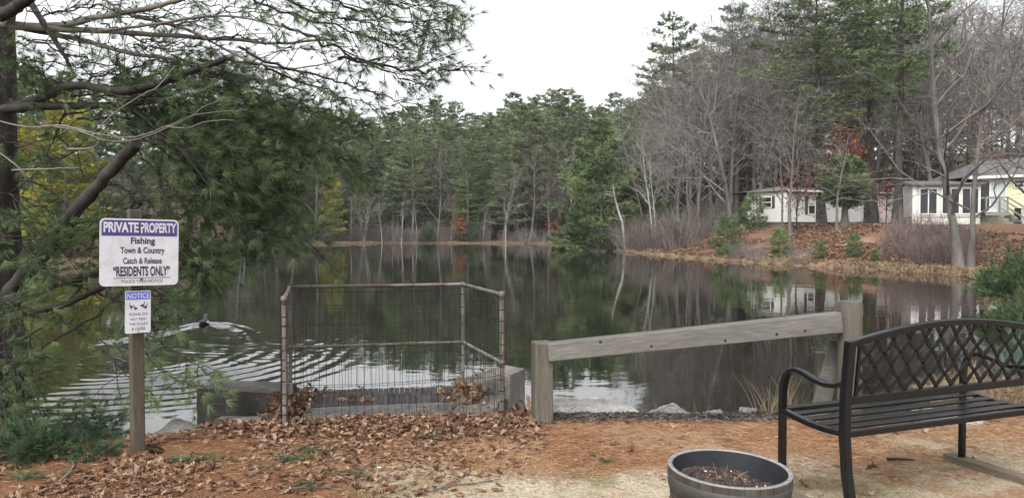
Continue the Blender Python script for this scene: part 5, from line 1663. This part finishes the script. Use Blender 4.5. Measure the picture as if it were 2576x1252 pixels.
# the dense hanging mass
for p in ([(150, 235, 6.3), (260, 190, 6.3), (380, 160, 6.3), (500, 165, 6.3), (600, 190, 6.3)],
          [(180, 250, 6.4), (320, 215, 6.3), (470, 205, 6.2), (600, 235, 6.2), (720, 280, 6.2)],
          [(160, 290, 6.4), (300, 260, 6.3), (450, 260, 6.2), (600, 300, 6.2), (760, 350, 6.2), (860, 390, 6.2)],
          [(200, 300, 6.4), (350, 300, 6.3), (500, 330, 6.2), (640, 380, 6.2), (740, 430, 6.2)],
          [(280, 300, 6.3), (420, 350, 6.2), (560, 420, 6.2), (660, 490, 6.1), (730, 545, 6.1)],
          [(330, 330, 6.3), (440, 400, 6.2), (540, 480, 6.1), (640, 570, 6.1), (740, 600, 6.1), (790, 590, 6.1)],
          [(400, 330, 6.1), (480, 420, 6.0), (560, 500, 6.0), (610, 590, 6.0)],
          [(420, 300, 6.5), (560, 340, 6.4), (680, 420, 6.4), (720, 500, 6.4)],
          [(550, 260, 6.5), (660, 300, 6.4), (740, 330, 6.4), (830, 350, 6.4), (900, 400, 6.4)],
          [(330, 240, 6.0), (450, 270, 5.9), (560, 320, 5.9), (640, 350, 5.9)],
          [(450, 210, 6.5), (580, 240, 6.5), (700, 265, 6.5), (800, 290, 6.4), (880, 300, 6.4)],
          [(300, 200, 6.6), (420, 185, 6.6), (540, 195, 6.6), (660, 225, 6.6)],
          [(120, 200, 6.6), (230, 230, 6.6), (360, 280, 6.6), (500, 310, 6.6), (640, 340, 6.6)],
          [(360, 400, 6.4), (450, 480, 6.3), (510, 550, 6.2), (540, 610, 6.2)],
          [(480, 380, 6.5), (580, 450, 6.5), (660, 530, 6.4), (690, 600, 6.4)],
          [(380, 330, 5.7), (470, 380, 5.7), (560, 400, 5.7), (650, 420, 5.7)],
          [(250, 240, 5.8), (370, 250, 5.8), (480, 260, 5.8), (560, 290, 5.8)]):
    sp(p, .52, 20, 6, sh=.36, r=.010, droop=.35)
# lower boughs round and behind the sign, trailing over the water
for p in ([(190, 560, 6.2), (300, 600, 6.1), (420, 640, 6.0), (490, 670, 6.0), (530, 700, 6.0)],
          [(200, 520, 6.3), (330, 540, 6.2), (470, 590, 6.1), (560, 640, 6.1), (620, 640, 6.1)],
          [(250, 640, 6.1), (330, 700, 6.0), (390, 740, 6.0), (430, 765, 6.0)],
          [(420, 560, 5.9), (480, 630, 5.9), (515, 680, 5.9)],
          [(470, 640, 5.9), (500, 680, 5.9), (520, 710, 5.9)]):
    sp(p, .36, 18, 5, sh=.40, r=.008, droop=.4)
for p in ([(330, 800, 6.0), (400, 860, 5.9), (460, 900, 5.9), (540, 940, 5.9)], [(300, 860, 6.0), (390, 920, 5.9), (470, 960, 5.8), (555, 985, 5.8)], [(280, 760, 6.0), (370, 800, 5.9), (430, 820, 5.9)], [(260, 880, 6.0), (330, 950, 5.9), (390, 990, 5.9)],
          [(120, 780, 6.1), (200, 830, 6.0), (290, 850, 6.0)]):
    sp(p, .28, 11, 3, sh=.6, r=.006, droop=.3)
# left edge and low by the trunk
for p in ([(0, 520, 6.0), (60, 560, 5.9), (130, 600, 5.8), (180, 660, 5.8)], [(-20, 580, 5.8), (60, 620, 5.7), (120, 680, 5.7)], [(0, 480, 6.0), (100, 520, 6.0), (190, 560, 6.0)], [(-60, 740, 5.3), (20, 765, 5.3), (90, 780, 5.3)], [(-60, 860, 5.6), (20, 900, 5.6), (80, 960, 5.6)], [(-50, 960, 5.5), (30, 990, 5.5), (110, 1030, 5.5)], [(-20, 330, 6.1), (50, 370, 6.1), (110, 400, 6.1)],
          [(-40, 100, 6.1), (40, 150, 6.1), (120, 190, 6.1)], [(-40, 160, 6.2), (60, 210, 6.2), (150, 215, 6.2)], [(180, 560, 6.0), (260, 560, 6.0), (330, 600, 6.0)]):
    sp(p, .38, 18, 5, sh=.38, r=.008, droop=.3)
# bare dark arcs
for p in ([(325, 265, 6.0), (400, 330, 5.9), (470, 400, 5.9), (560, 510, 5.9), (650, 590, 5.9)], [(300, 400, 6.0), (360, 490, 6.0), (420, 560, 6.0)], [(400, 420, 5.9), (405, 470, 5.9), (430, 530, 5.9)], [(50, 440, 6.1), (110, 470, 6.1), (170, 510, 6.1)], [(250, 455, 5.8), (320, 475, 5.8), (335, 515, 5.8), (310, 545, 5.8)],
          [(335, 510, 5.9), (410, 495, 5.9), (500, 490, 5.9)], [(60, 430, 6.1), (140, 405, 6.1), (210, 370, 6.0), (245, 355, 6.0)], [(165, 280, 6.0), (140, 340, 6.0), (110, 400, 6.0)], [(40, 860, 6.0), (130, 800, 6.0), (230, 690, 6.0), (300, 600, 6.0)], [(60, 900, 6.0), (160, 840, 6.0), (260, 780, 6.0), (330, 700, 6.0)],
          [(90, 700, 6.0), (200, 720, 6.0), (300, 760, 6.0), (420, 800, 6.0)], [(230, 560, 6.0), (280, 680, 6.0), (250, 780, 6.0)], [(560, 290, 6.0), (650, 360, 6.0), (720, 450, 6.0)]):
    P = bough(p, 20) + rng.normal(0, .006, (20, 3))
    TW.tube(P, np.linspace(.012, .004, 20), 5, cap=False)
    for k in range(9):
        q = P[rng.integers(3, 19)]
        e = nrm(rng.normal(0, 1, 3)) * U(.1, .45)
        TW.tube([q, q + e * .5 + [0, 0, -.02], q + e + [0, 0, -.08]], [.004, .003, .0015], 3, cap=False)
TW.build("twigs", BK, np_)
ND.build("needles", MT["pine_near"], np_)

# tangle of dead vines against the trunk's foot
dv = thing("dead_vine", "tangle of dark dead vine stems climbing the foot of the near pine", "vine", (-4.1, 6.15, H1(-4.1, 6.15)))
OV = np.array(dv.location)
b = MB()
for k in range(120):
    x = U(-60, 75) ; y0 = U(960, 1075); y1 = U(770, 900)
    Y = U(5.9, 6.2)
    pts = [(x + U(-20, 20), y0, Y), (x + U(-18, 18), y0 + (y1 - y0) * .35, Y), (x + U(-22, 16), y0 + (y1 - y0) * .7, Y + .05), (x + U(-30, 10), y1, Y + .08)]
    P = smooth_path([at(*q) - OV for q in pts], 12) + rng.normal(0, .008, (12, 3))
    b.tube(P, np.linspace(U(.004, .011), .003, 12), 5, cap=False, tint=U(0, 1))
b.build("stems", MT["bark_dark"], dv, True)

# low sprays of young pine at the bottom left
def low_pine(label, cx, cy, Y, w, h, n, seed, m):
    global TW, ND
    base = at(cx, cy + h * .55, Y)
    o = thing("young_pine", label, "pine sapling", base)
    TW, ND = MB(), MB()
    global ON
    keepO, ON = ON, np.array(base)
    for k in range(n):
        px, py = cx + U(-w, w), cy + U(-h, h) * .8
        l = U(60, 150)
        a = U(-.9, .5)
        spray([(px, py + 30, Y + U(-.3, .3)), (px + l * .5, py + 10 - a * 20, Y + U(-.3, .2)), (px + l, py + a * -40, Y + U(-.3, .2))], .20, 15, 3, sh=U(.25, .8), r=.006, start=0, ln=.10, nn=26)
    ON = keepO
    TW.build("twigs", BK, o); ND.build("needles", m, o)
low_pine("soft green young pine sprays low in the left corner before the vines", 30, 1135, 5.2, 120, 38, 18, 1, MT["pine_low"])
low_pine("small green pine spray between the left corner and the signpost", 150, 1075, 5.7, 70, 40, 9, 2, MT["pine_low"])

# ------------------------------------------------------------------ what lies on the near ground
def oak_leaf():
    side = [(0, -.5), (.03, -.40), (.10, -.34), (.05, -.26), (.17, -.20), (.22, -.10), (.09, -.04), (.24, .06), (.28, .17), (.11, .16), (.20, .30), (.15, .40), (.06, .36), (0, .5)]
    L_ = np.array(side); Rr = L_.copy(); Rr[:, 0] *= -1
    mid = np.column_stack([np.zeros(len(L_)), L_[:, 1]])
    v = np.vstack([L_, mid, Rr])
    n = len(L_)
    f = []
    for i in range(n - 1):
        f.append([n + i, i, i + 1, n + i + 1]); f.append([2 * n + i, n + i, n + i + 1, 2 * n + i + 1])
    return v, np.array(f)
LV, LF = oak_leaf()
def scatter_leaves(mb, xy, z, smin, smax, tilt, tint):
    n = len(xy)
    s = rng.uniform(smin, smax, n)
    a = rng.uniform(0, 6.283, n)
    c1_, c2_ = rng.normal(.0, 1.1, n), rng.normal(0, .9, n)
    X = LV[None, :, 0] * np.ones((n, 1)); Y = LV[None, :, 1] * np.ones((n, 1))
    Z = c1_[:, None] * X ** 2 * 2.2 + c2_[:, None] * Y ** 2 * .9 + rng.normal(0, .02, X.shape)
    Z = Z - Z.min(1, keepdims=True)
    tx, ty = rng.normal(0, tilt, n), rng.normal(0, tilt, n)
    Z = Z + X * np.tan(np.clip(tx, -1.1, 1.1))[:, None] + Y * np.tan(np.clip(ty, -1.1, 1.1))[:, None]
    Z = Z - Z.min(1, keepdims=True) * .8
    ca, sa = np.cos(a)[:, None], np.sin(a)[:, None]
    v = np.stack([(X * ca - Y * sa) * s[:, None] + xy[:, :1], (X * sa + Y * ca) * s[:, None] + xy[:, 1:], Z * s[:, None] + z[:, None]], -1)
    k = LV.shape[0]
    f = (LF[None] + (np.arange(n) * k)[:, None, None]).reshape(-1, 4)
    mb.add(v.reshape(-1, 3), f, np.repeat(tint, k))

def pts_in(n, fx, fy):
    return np.column_stack([fx(n), fy(n)])
lv = MB()
# heap against the fence
n = 4600
xy = np.column_stack([rng.normal(-1.05, .70, n), 5.90 + rng.normal(0, .16, n) + .10 * rng.normal(0, 1, n)])
k = (xy[:, 0] > -2.5) & (xy[:, 0] < .25) & (xy[:, 1] < 6.16 + .16 * (xy[:, 0] + 1.0)) & (xy[:, 1] > 5.3)
xy = xy[k]
scatter_leaves(lv, xy, height(xy[:, 0], xy[:, 1]) + rng.random(len(xy)) * .03, .035, .082, .18, rng.random(len(xy)))
# spreading towards the camera and to the left
n = 9500
xy = np.column_stack([rng.uniform(-3.6, .3, n), rng.uniform(4.1, 6.3, n)])
dens = np.clip(1.15 - .55 * np.maximum(xy[:, 0] + 1.6, 0) - .25 * np.maximum(5.4 - xy[:, 1], 0) * (xy[:, 0] > -1.4), 0, 1) * sstep(.30, .56, fbm(xy[:, 0], xy[:, 1], .6, 99))
k = (rng.random(n) < dens) & (lake_dist(xy[:, 0], xy[:, 1]) > .25) & (((xy[:, 0] + 2.3) / .5) ** 2 + ((xy[:, 1] - 5.22) / .2) ** 2 > rng.uniform(.5, 1.4, len(xy)))
xy = xy[k]
scatter_leaves(lv, xy, height(xy[:, 0], xy[:, 1]) + .003, .032, .075, .12, rng.random(len(xy)))
# a few on the deck, the ledges and in the open
xy = np.column_stack([rng.uniform(-1.75, -.55, 13), rng.uniform(6.7, 7.25, 13)])
scatter_leaves(lv, xy, np.full(13, .006), .06, .12, .3, rng.uniform(.3, 1, 13))
n = 260
xy = np.column_stack([rng.normal(-.40, .10, n), rng.normal(6.95, .30, n)])
scatter_leaves(lv, xy, np.full(n, .015) + rng.random(n) * .05, .04, .09, .3, rng.random(n))
n = 420
xy = np.column_stack([rng.normal(-1.95, .10, n), rng.normal(6.62, .26, n)])
scatter_leaves(lv, xy, np.full(n, .0) + rng.random(n) * .07 * np.exp(-((xy[:, 1] - 6.7) / .25) ** 2), .04, .085, .3, rng.random(n) * .6)
xy = np.column_stack([rng.normal(.02, .13, 60), rng.normal(6.35, .16, 60)])
scatter_leaves(lv, xy, height(xy[:, 0], xy[:, 1]) + .01, .06, .11, .5, rng.random(60))
n = 60
xy = np.column_stack([rng.uniform(-.8, 3.4, n), rng.uniform(4.2, 6.1, n)])
scatter_leaves(lv, xy, height(xy[:, 0], xy[:, 1]) + .003, .05, .10, .25, rng.uniform(.2, 1, n))
tag(lv.build("leaf_litter", MT["litter"]), kind="stuff")

# fallen pine needles
nd_ = MB()
n = 52000
xy = np.column_stack([rng.uniform(-3.6, 4.2, n), rng.uniform(4.0, 6.3, n)])
w_ = fbm(xy[:, 0], xy[:, 1], .8, 21)
dens = .25 + .75 * sstep(4.5, 4.9, xy[:, 1] + (w_ - .5) * .9 + .04 * xy[:, 0]) * sstep(.25, .5, fbm(xy[:, 0], xy[:, 1], .35, 44))
dens *= np.where(xy[:, 0] < -1.4, .6, 1) * (1 - .8 * sstep(5.95, 6.1, xy[:, 1]) * (xy[:, 0] > .3))
k = (rng.random(n) < dens) & (lake_dist(xy[:, 0], xy[:, 1]) > .15)
xy = xy[k]; n = len(xy)
a = rng.uniform(0, 6.283, n)
z = height(xy[:, 0], xy[:, 1]) + .004 + rng.random(n) * .006
d = np.column_stack([np.cos(a), np.sin(a), rng.normal(.02, .10, n)])
tuft_tris(nd_, np.column_stack([xy, z]), d, 1, .09, .0034, .05, rng.random(n))
tag(nd_.build("needle_litter", MT["needles"]), kind="stuff")

# grit and small stones of the sandy patches
gv = MB()
n = 5200
xy = np.column_stack([rng.uniform(-1.0, 3.9, n), rng.uniform(3.6, 5.6, n)])
k = rng.random(n) < np.clip(1.3 - (xy[:, 1] - 4.2) * .7, .1, 1)
xy = xy[k]; n = len(xy)
s = rng.uniform(.0025, .007, n)
T4 = np.array([[1, 0, -.5], [-.5, .87, -.5], [-.5, -.87, -.5], [0, 0, .9]])
v = T4[None] * s[:, None, None] * rng.uniform(.6, 1.3, (n, 4, 3)) + np.column_stack([xy, height(xy[:, 0], xy[:, 1]) + .002])[:, None]
f = (np.array([[0, 1, 3], [1, 2, 3], [2, 0, 3]])[None] + (np.arange(n) * 4)[:, None, None]).reshape(-1, 3)
gv.add(v.reshape(-1, 3), f, np.repeat(rng.random(n), 4))
tag(gv.build("gravel", mat("gravel", [(.12, .10, .07), (.22, .195, .15), (.36, .33, .28)], 9, .9, tint=.9, lo=.1, hi=.9)), kind="stuff")

# dark rotten mulch along the drop to the water
mu = MB()
n = 4500
xy = np.column_stack([rng.uniform(.2, 3.9, n), rng.normal(6.22, .13, n)])
k = (xy[:, 1] < 6.36) & (xy[:, 1] > 5.8)
xy = xy[k]; n = len(xy)
a = rng.uniform(0, 6.283, n)
tuft_tris(mu, np.column_stack([xy, height(xy[:, 0], xy[:, 1]) + .006 + rng.random(n) * .012]), np.column_stack([np.cos(a), np.sin(a), rng.normal(.1, .2, n)]), 1, .055, .012, .1, rng.random(n))
tag(mu.build("mulch", mat("mulch", [(.018, .015, .013), (.05, .043, .038), (.11, .095, .082)], 9, .9, tint=.9, lo=.1, hi=.9)), kind="stuff")

# tall dry grass tuft and bramble on the bank edge
def grass_clump(label, px, py, Y, n, h, spreadx, m, name="grass_tuft", wd_=.006):
    p = at(px, py, Y); p[2] = H1(p[0], p[1]) - .02
    b = MB()
    for k in range(n):
        x, y = U(-spreadx, spreadx), U(-.08, .08)
        lean = np.array([U(-.55, .55), U(-.3, .3)])
        l = h * U(.35, 1)
        s = np.linspace(0, 1, 6)
        P = np.column_stack([x + lean[0] * l * s ** 1.6, y + lean[1] * l * s ** 1.6, l * s * (1 - .18 * s * abs(lean[0]))])
        b.tube(P, np.linspace(wd_ * .5, wd_ * .15, 6), 3, U(.3, 1), cap=False)
    return tag(b.build(name, m, None, False, p), label, "grass")
grass_clump("tall dry tan grass tuft on the bank left of the bench arm", 1945, 1040, 6.45, 46, .48, .16, MT["straw"])
grass_clump("sparse dry grass stems at the waterline behind the bench arm", 1985, 1040, 6.6, 20, .50, .10, MT["straw"])
grass_clump("few thin dry stems on the bank left of the pointed rock", 1755, 1042, 6.5, 10, .24, .10, MT["straw"])
grass_clump("brown weed stems between the concrete wall and the railing post", 1325, 1030, 6.6, 34, .34, .10, MT["litter"], "dead_weed", .007)
grass_clump("pale dead stems against the end of the dark concrete wall", 700, 1040, 6.5, 16, .40, .06, MT["straw"], "dead_weed", .006)

def green_sprig(label, px, py, w, n, m=None, ln=.09):
    p = atz(px, py, 0.0); p[2] = H1(p[0], p[1]) + .004
    b = MB()
    for k in range(n):
        a = U(-.5, .5) + (0 if k % 2 else math.pi)
        q = np.array([U(-w, w), U(-.05, .05), .01])
        d = np.array([math.cos(a), math.sin(a), U(.1, .6)])
        tuft_tris(b, np.array([q, q + d * .05]), np.array([d, d]), 18, ln, .003, .35, np.array([U(.3, .9), U(.3, .9)]))
    b.tube([[-w, 0, .008], [0, .01, .014], [w, 0, .01]], .003, 5)
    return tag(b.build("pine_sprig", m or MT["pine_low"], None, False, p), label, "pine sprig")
green_sprig("green pine sprig on the leaves before the fence's left post, left of two", 745, 1165, .07, 6)
green_sprig("green pine sprig on the leaves before the fence's left post, right of two", 795, 1142, .07, 6)
green_sprig("small green pine sprig upright in the leaves right of the signpost", 490, 1165, .06, 6, ln=.11)
green_sprig("green pine sprig low on the leaves at the bottom edge below the fence", 770, 1232, .06, 4, ln=.06)
green_sprig("flat green pine sprig at the left bottom corner on the leaves", 90, 1205, .16, 6, ln=.10)
green_sprig("faint green sprig on the leaf heap below the fence's right post", 1265, 1075, .08, 4, ln=.06)
green_sprig("tiny green sprig on the orange needles left of the planter", 1520, 1163, .04, 3, ln=.05)
green_sprig("green sprig on the leaf heap in the middle below the fence", 1075, 1110, .07, 4, ln=.06)
green_sprig("flat faded green sprig between the sprig pair and the sand", 880, 1200, .10, 4, ln=.06)
green_sprig("green sprig at the fence's left post in the leaves", 800, 1080, .07, 4, ln=.07)

def stick(label, pts, r, m=MT["bark_grey"], name="fallen_twig"):
    P = []
    for px, py in pts:
        q = atz(px, py, 0.0); q[2] = H1(q[0], q[1]) + r + .006 + U(0, .008)
        P.append(q)
    P = smooth_path(P, 12)
    o0 = P[0].copy()
    b = MB(); b.tube(P - o0, np.linspace(r, r * .5, 12), 5)
    return tag(b.build(name, m, None, True, o0), label, "twig")
stick("long thin dark twig lying on the sand at the bottom middle", [(1085, 1243), (1140, 1226), (1200, 1222), (1262, 1213)], .006)
stick("thin twig across the needles below the fence", [(1040, 1135), (1090, 1118), (1150, 1103), (1210, 1098)], .004)
stick("pale curved twig on the leaves left of the signpost", [(150, 1220), (175, 1195), (185, 1175), (180, 1160)], .007, MT["twig_pale"])
stick("dark twig lying on the leaves right of the pine cone", [(430, 1110), (500, 1108), (570, 1112)], .005, MT["bark_dark"])
stick("long brown twig on the leaves at the bottom left of the sprig pair", [(620, 1210), (690, 1175), (760, 1130), (800, 1118)], .005)
stick("short dark stick on the sand under the bench", [(2232, 1182), (2262, 1180), (2300, 1186)], .012, MT["bark_dark"])
stick("brown twig along the bottom edge left of the sand", [(700, 1245), (780, 1230), (860, 1240)], .005)

def butt(label, px, py, a):
    p = atz(px, py, 0); p[2] = H1(p[0], p[1]) + .008
    b = MB(); b.tube([[-.02, 0, 0], [.008, 0, 0]], .0045, 8); b.tube([[.008, 0, 0], [.026, 0, .001]], .0044, 8, m=1)
    return tag(b.build("cigarette_butt", [MT["trim"], MT["leaf_orange"]], None, True, p, (0, 0, a)), label, "cigarette butt")
butt("white cigarette butt at the edge of the sand, lower of two", 962, 1231, .3)
butt("white cigarette butt on the needles above the sand, upper of two", 956, 1178, -.1)

pc = atz(392, 1143, 0); pc[2] = H1(pc[0], pc[1]) + .022
b = MB(); b.tube([[-.055, 0, 0], [0, 0, .004], [.055, 0, 0]], [.010, .013, .006], 8)
for k in range(90):
    t = k / 90
    a = k * 2.4
    r_ = .026 * math.sin(math.pi * (.12 + .82 * t)) + .004
    c = np.array([-.055 + .11 * t, math.cos(a) * r_, math.sin(a) * r_])
    n_ = nrm(np.array([.5, math.cos(a), math.sin(a)]))
    s_ = nrm(np.cross(n_, [1, 0, 0]))
    b.add([c * [1, .3, .3], c + s_ * .007 + n_ * .002, c + n_ * .010, c - s_ * .007 + n_ * .002], [[0, 1, 2], [0, 2, 3], [2, 1, 0], [3, 2, 0]], U(0, 1))
tag(b.build("pine_cone", MT["cone"], None, False, pc, (0, .1, -.25)), "brown pine cone lying at the foot of the signpost", "pine cone")

# ------------------------------------------------------------------ the duck
dk_ = thing("duck", "small dark duck with white flanks swimming at the head of the wake", "duck", (DUCK[0], DUCK[1], WZ), R(100))
def blob(prof, n=16, w=1.0, h=1.0):
    """lofted body along x: (x, radius, z)"""
    b = MB()
    pts = np.array([[p[0], 0, p[2]] for p in prof])
    a = np.arange(n) * 2 * math.pi / n
    v = np.stack([np.stack([np.full(n, p[0]), np.cos(a) * p[1] * w, p[2] + np.sin(a) * p[1] * h], -1) for p in prof])
    k = len(prof)
    i = np.arange(k - 1)[:, None] * n; j = np.arange(n)[None]; j2 = (j + 1) % n
    b.add(v.reshape(-1, 3), np.stack([i + j, i + n + j, i + n + j2, i + j2], -1).reshape(-1, 4))
    return b
bd_ = blob([(-.20, .004, .075), (-.17, .025, .065), (-.12, .055, .045), (-.04, .082, .03), (.05, .085, .03), (.12, .062, .045), (.145, .042, .08), (.15, .032, .115), (.155, .036, .14), (.172, .043, .160), (.192, .036, .165), (.215, .014, .158), (.225, .003, .156)], 18, 1.0, .85)
bd_.build("body", MT["duck_dark"], dk_, True)
for sgn in (-1, 1):
    fl_ = MB()
    P = np.array([[-.10, sgn * .066, .05], [-.02, sgn * .090, .035], [.07, sgn * .086, .035], [.11, sgn * .064, .05], [.05, sgn * .080, .066], [-.04, sgn * .078, .068]])
    c = P.mean(0) + [0, sgn * .012, 0]
    fl_.add(np.vstack([P, [c]]), [[i, (i + 1) % 6, 6] for i in range(6)])
    fl_.build("white_flank", MT["duck_white"], dk_)
    ck_ = MB(); ck_.lathe([(.0001, .004), (.012, .002), (.014, 0)], 8); o = ck_.build("cheek_patch", MT["duck_white"], dk_, True, (.178, sgn * .040, .168), (R(-90 * sgn), 0, 0))
bl_ = blob([(.212, .012, .156), (.235, .011, .152), (.252, .008, .149), (.258, .001, .148)], 8, 1.1, .6)
bl_.build("bill", MT["black"], dk_, True)

# ------------------------------------------------------------------ the damp air over the pond
hz = MB(); hz.box((0, 100, 14.5), (1800, 1300, 37))
hm = bpy.data.materials.new("haze"); hm.use_nodes = True
hn_ = hm.node_tree; hn_.nodes.clear()
ho = hn_.nodes.new("ShaderNodeOutputMaterial"); hv = hn_.nodes.new("ShaderNodeVolumePrincipled")
hv.inputs["Color"].default_value = (.93, .95, .98, 1); hv.inputs["Density"].default_value = .0002
hn_.links.new(hv.outputs[0], ho.inputs["Volume"])
tag(hz.build("haze", hm), kind="stuff")
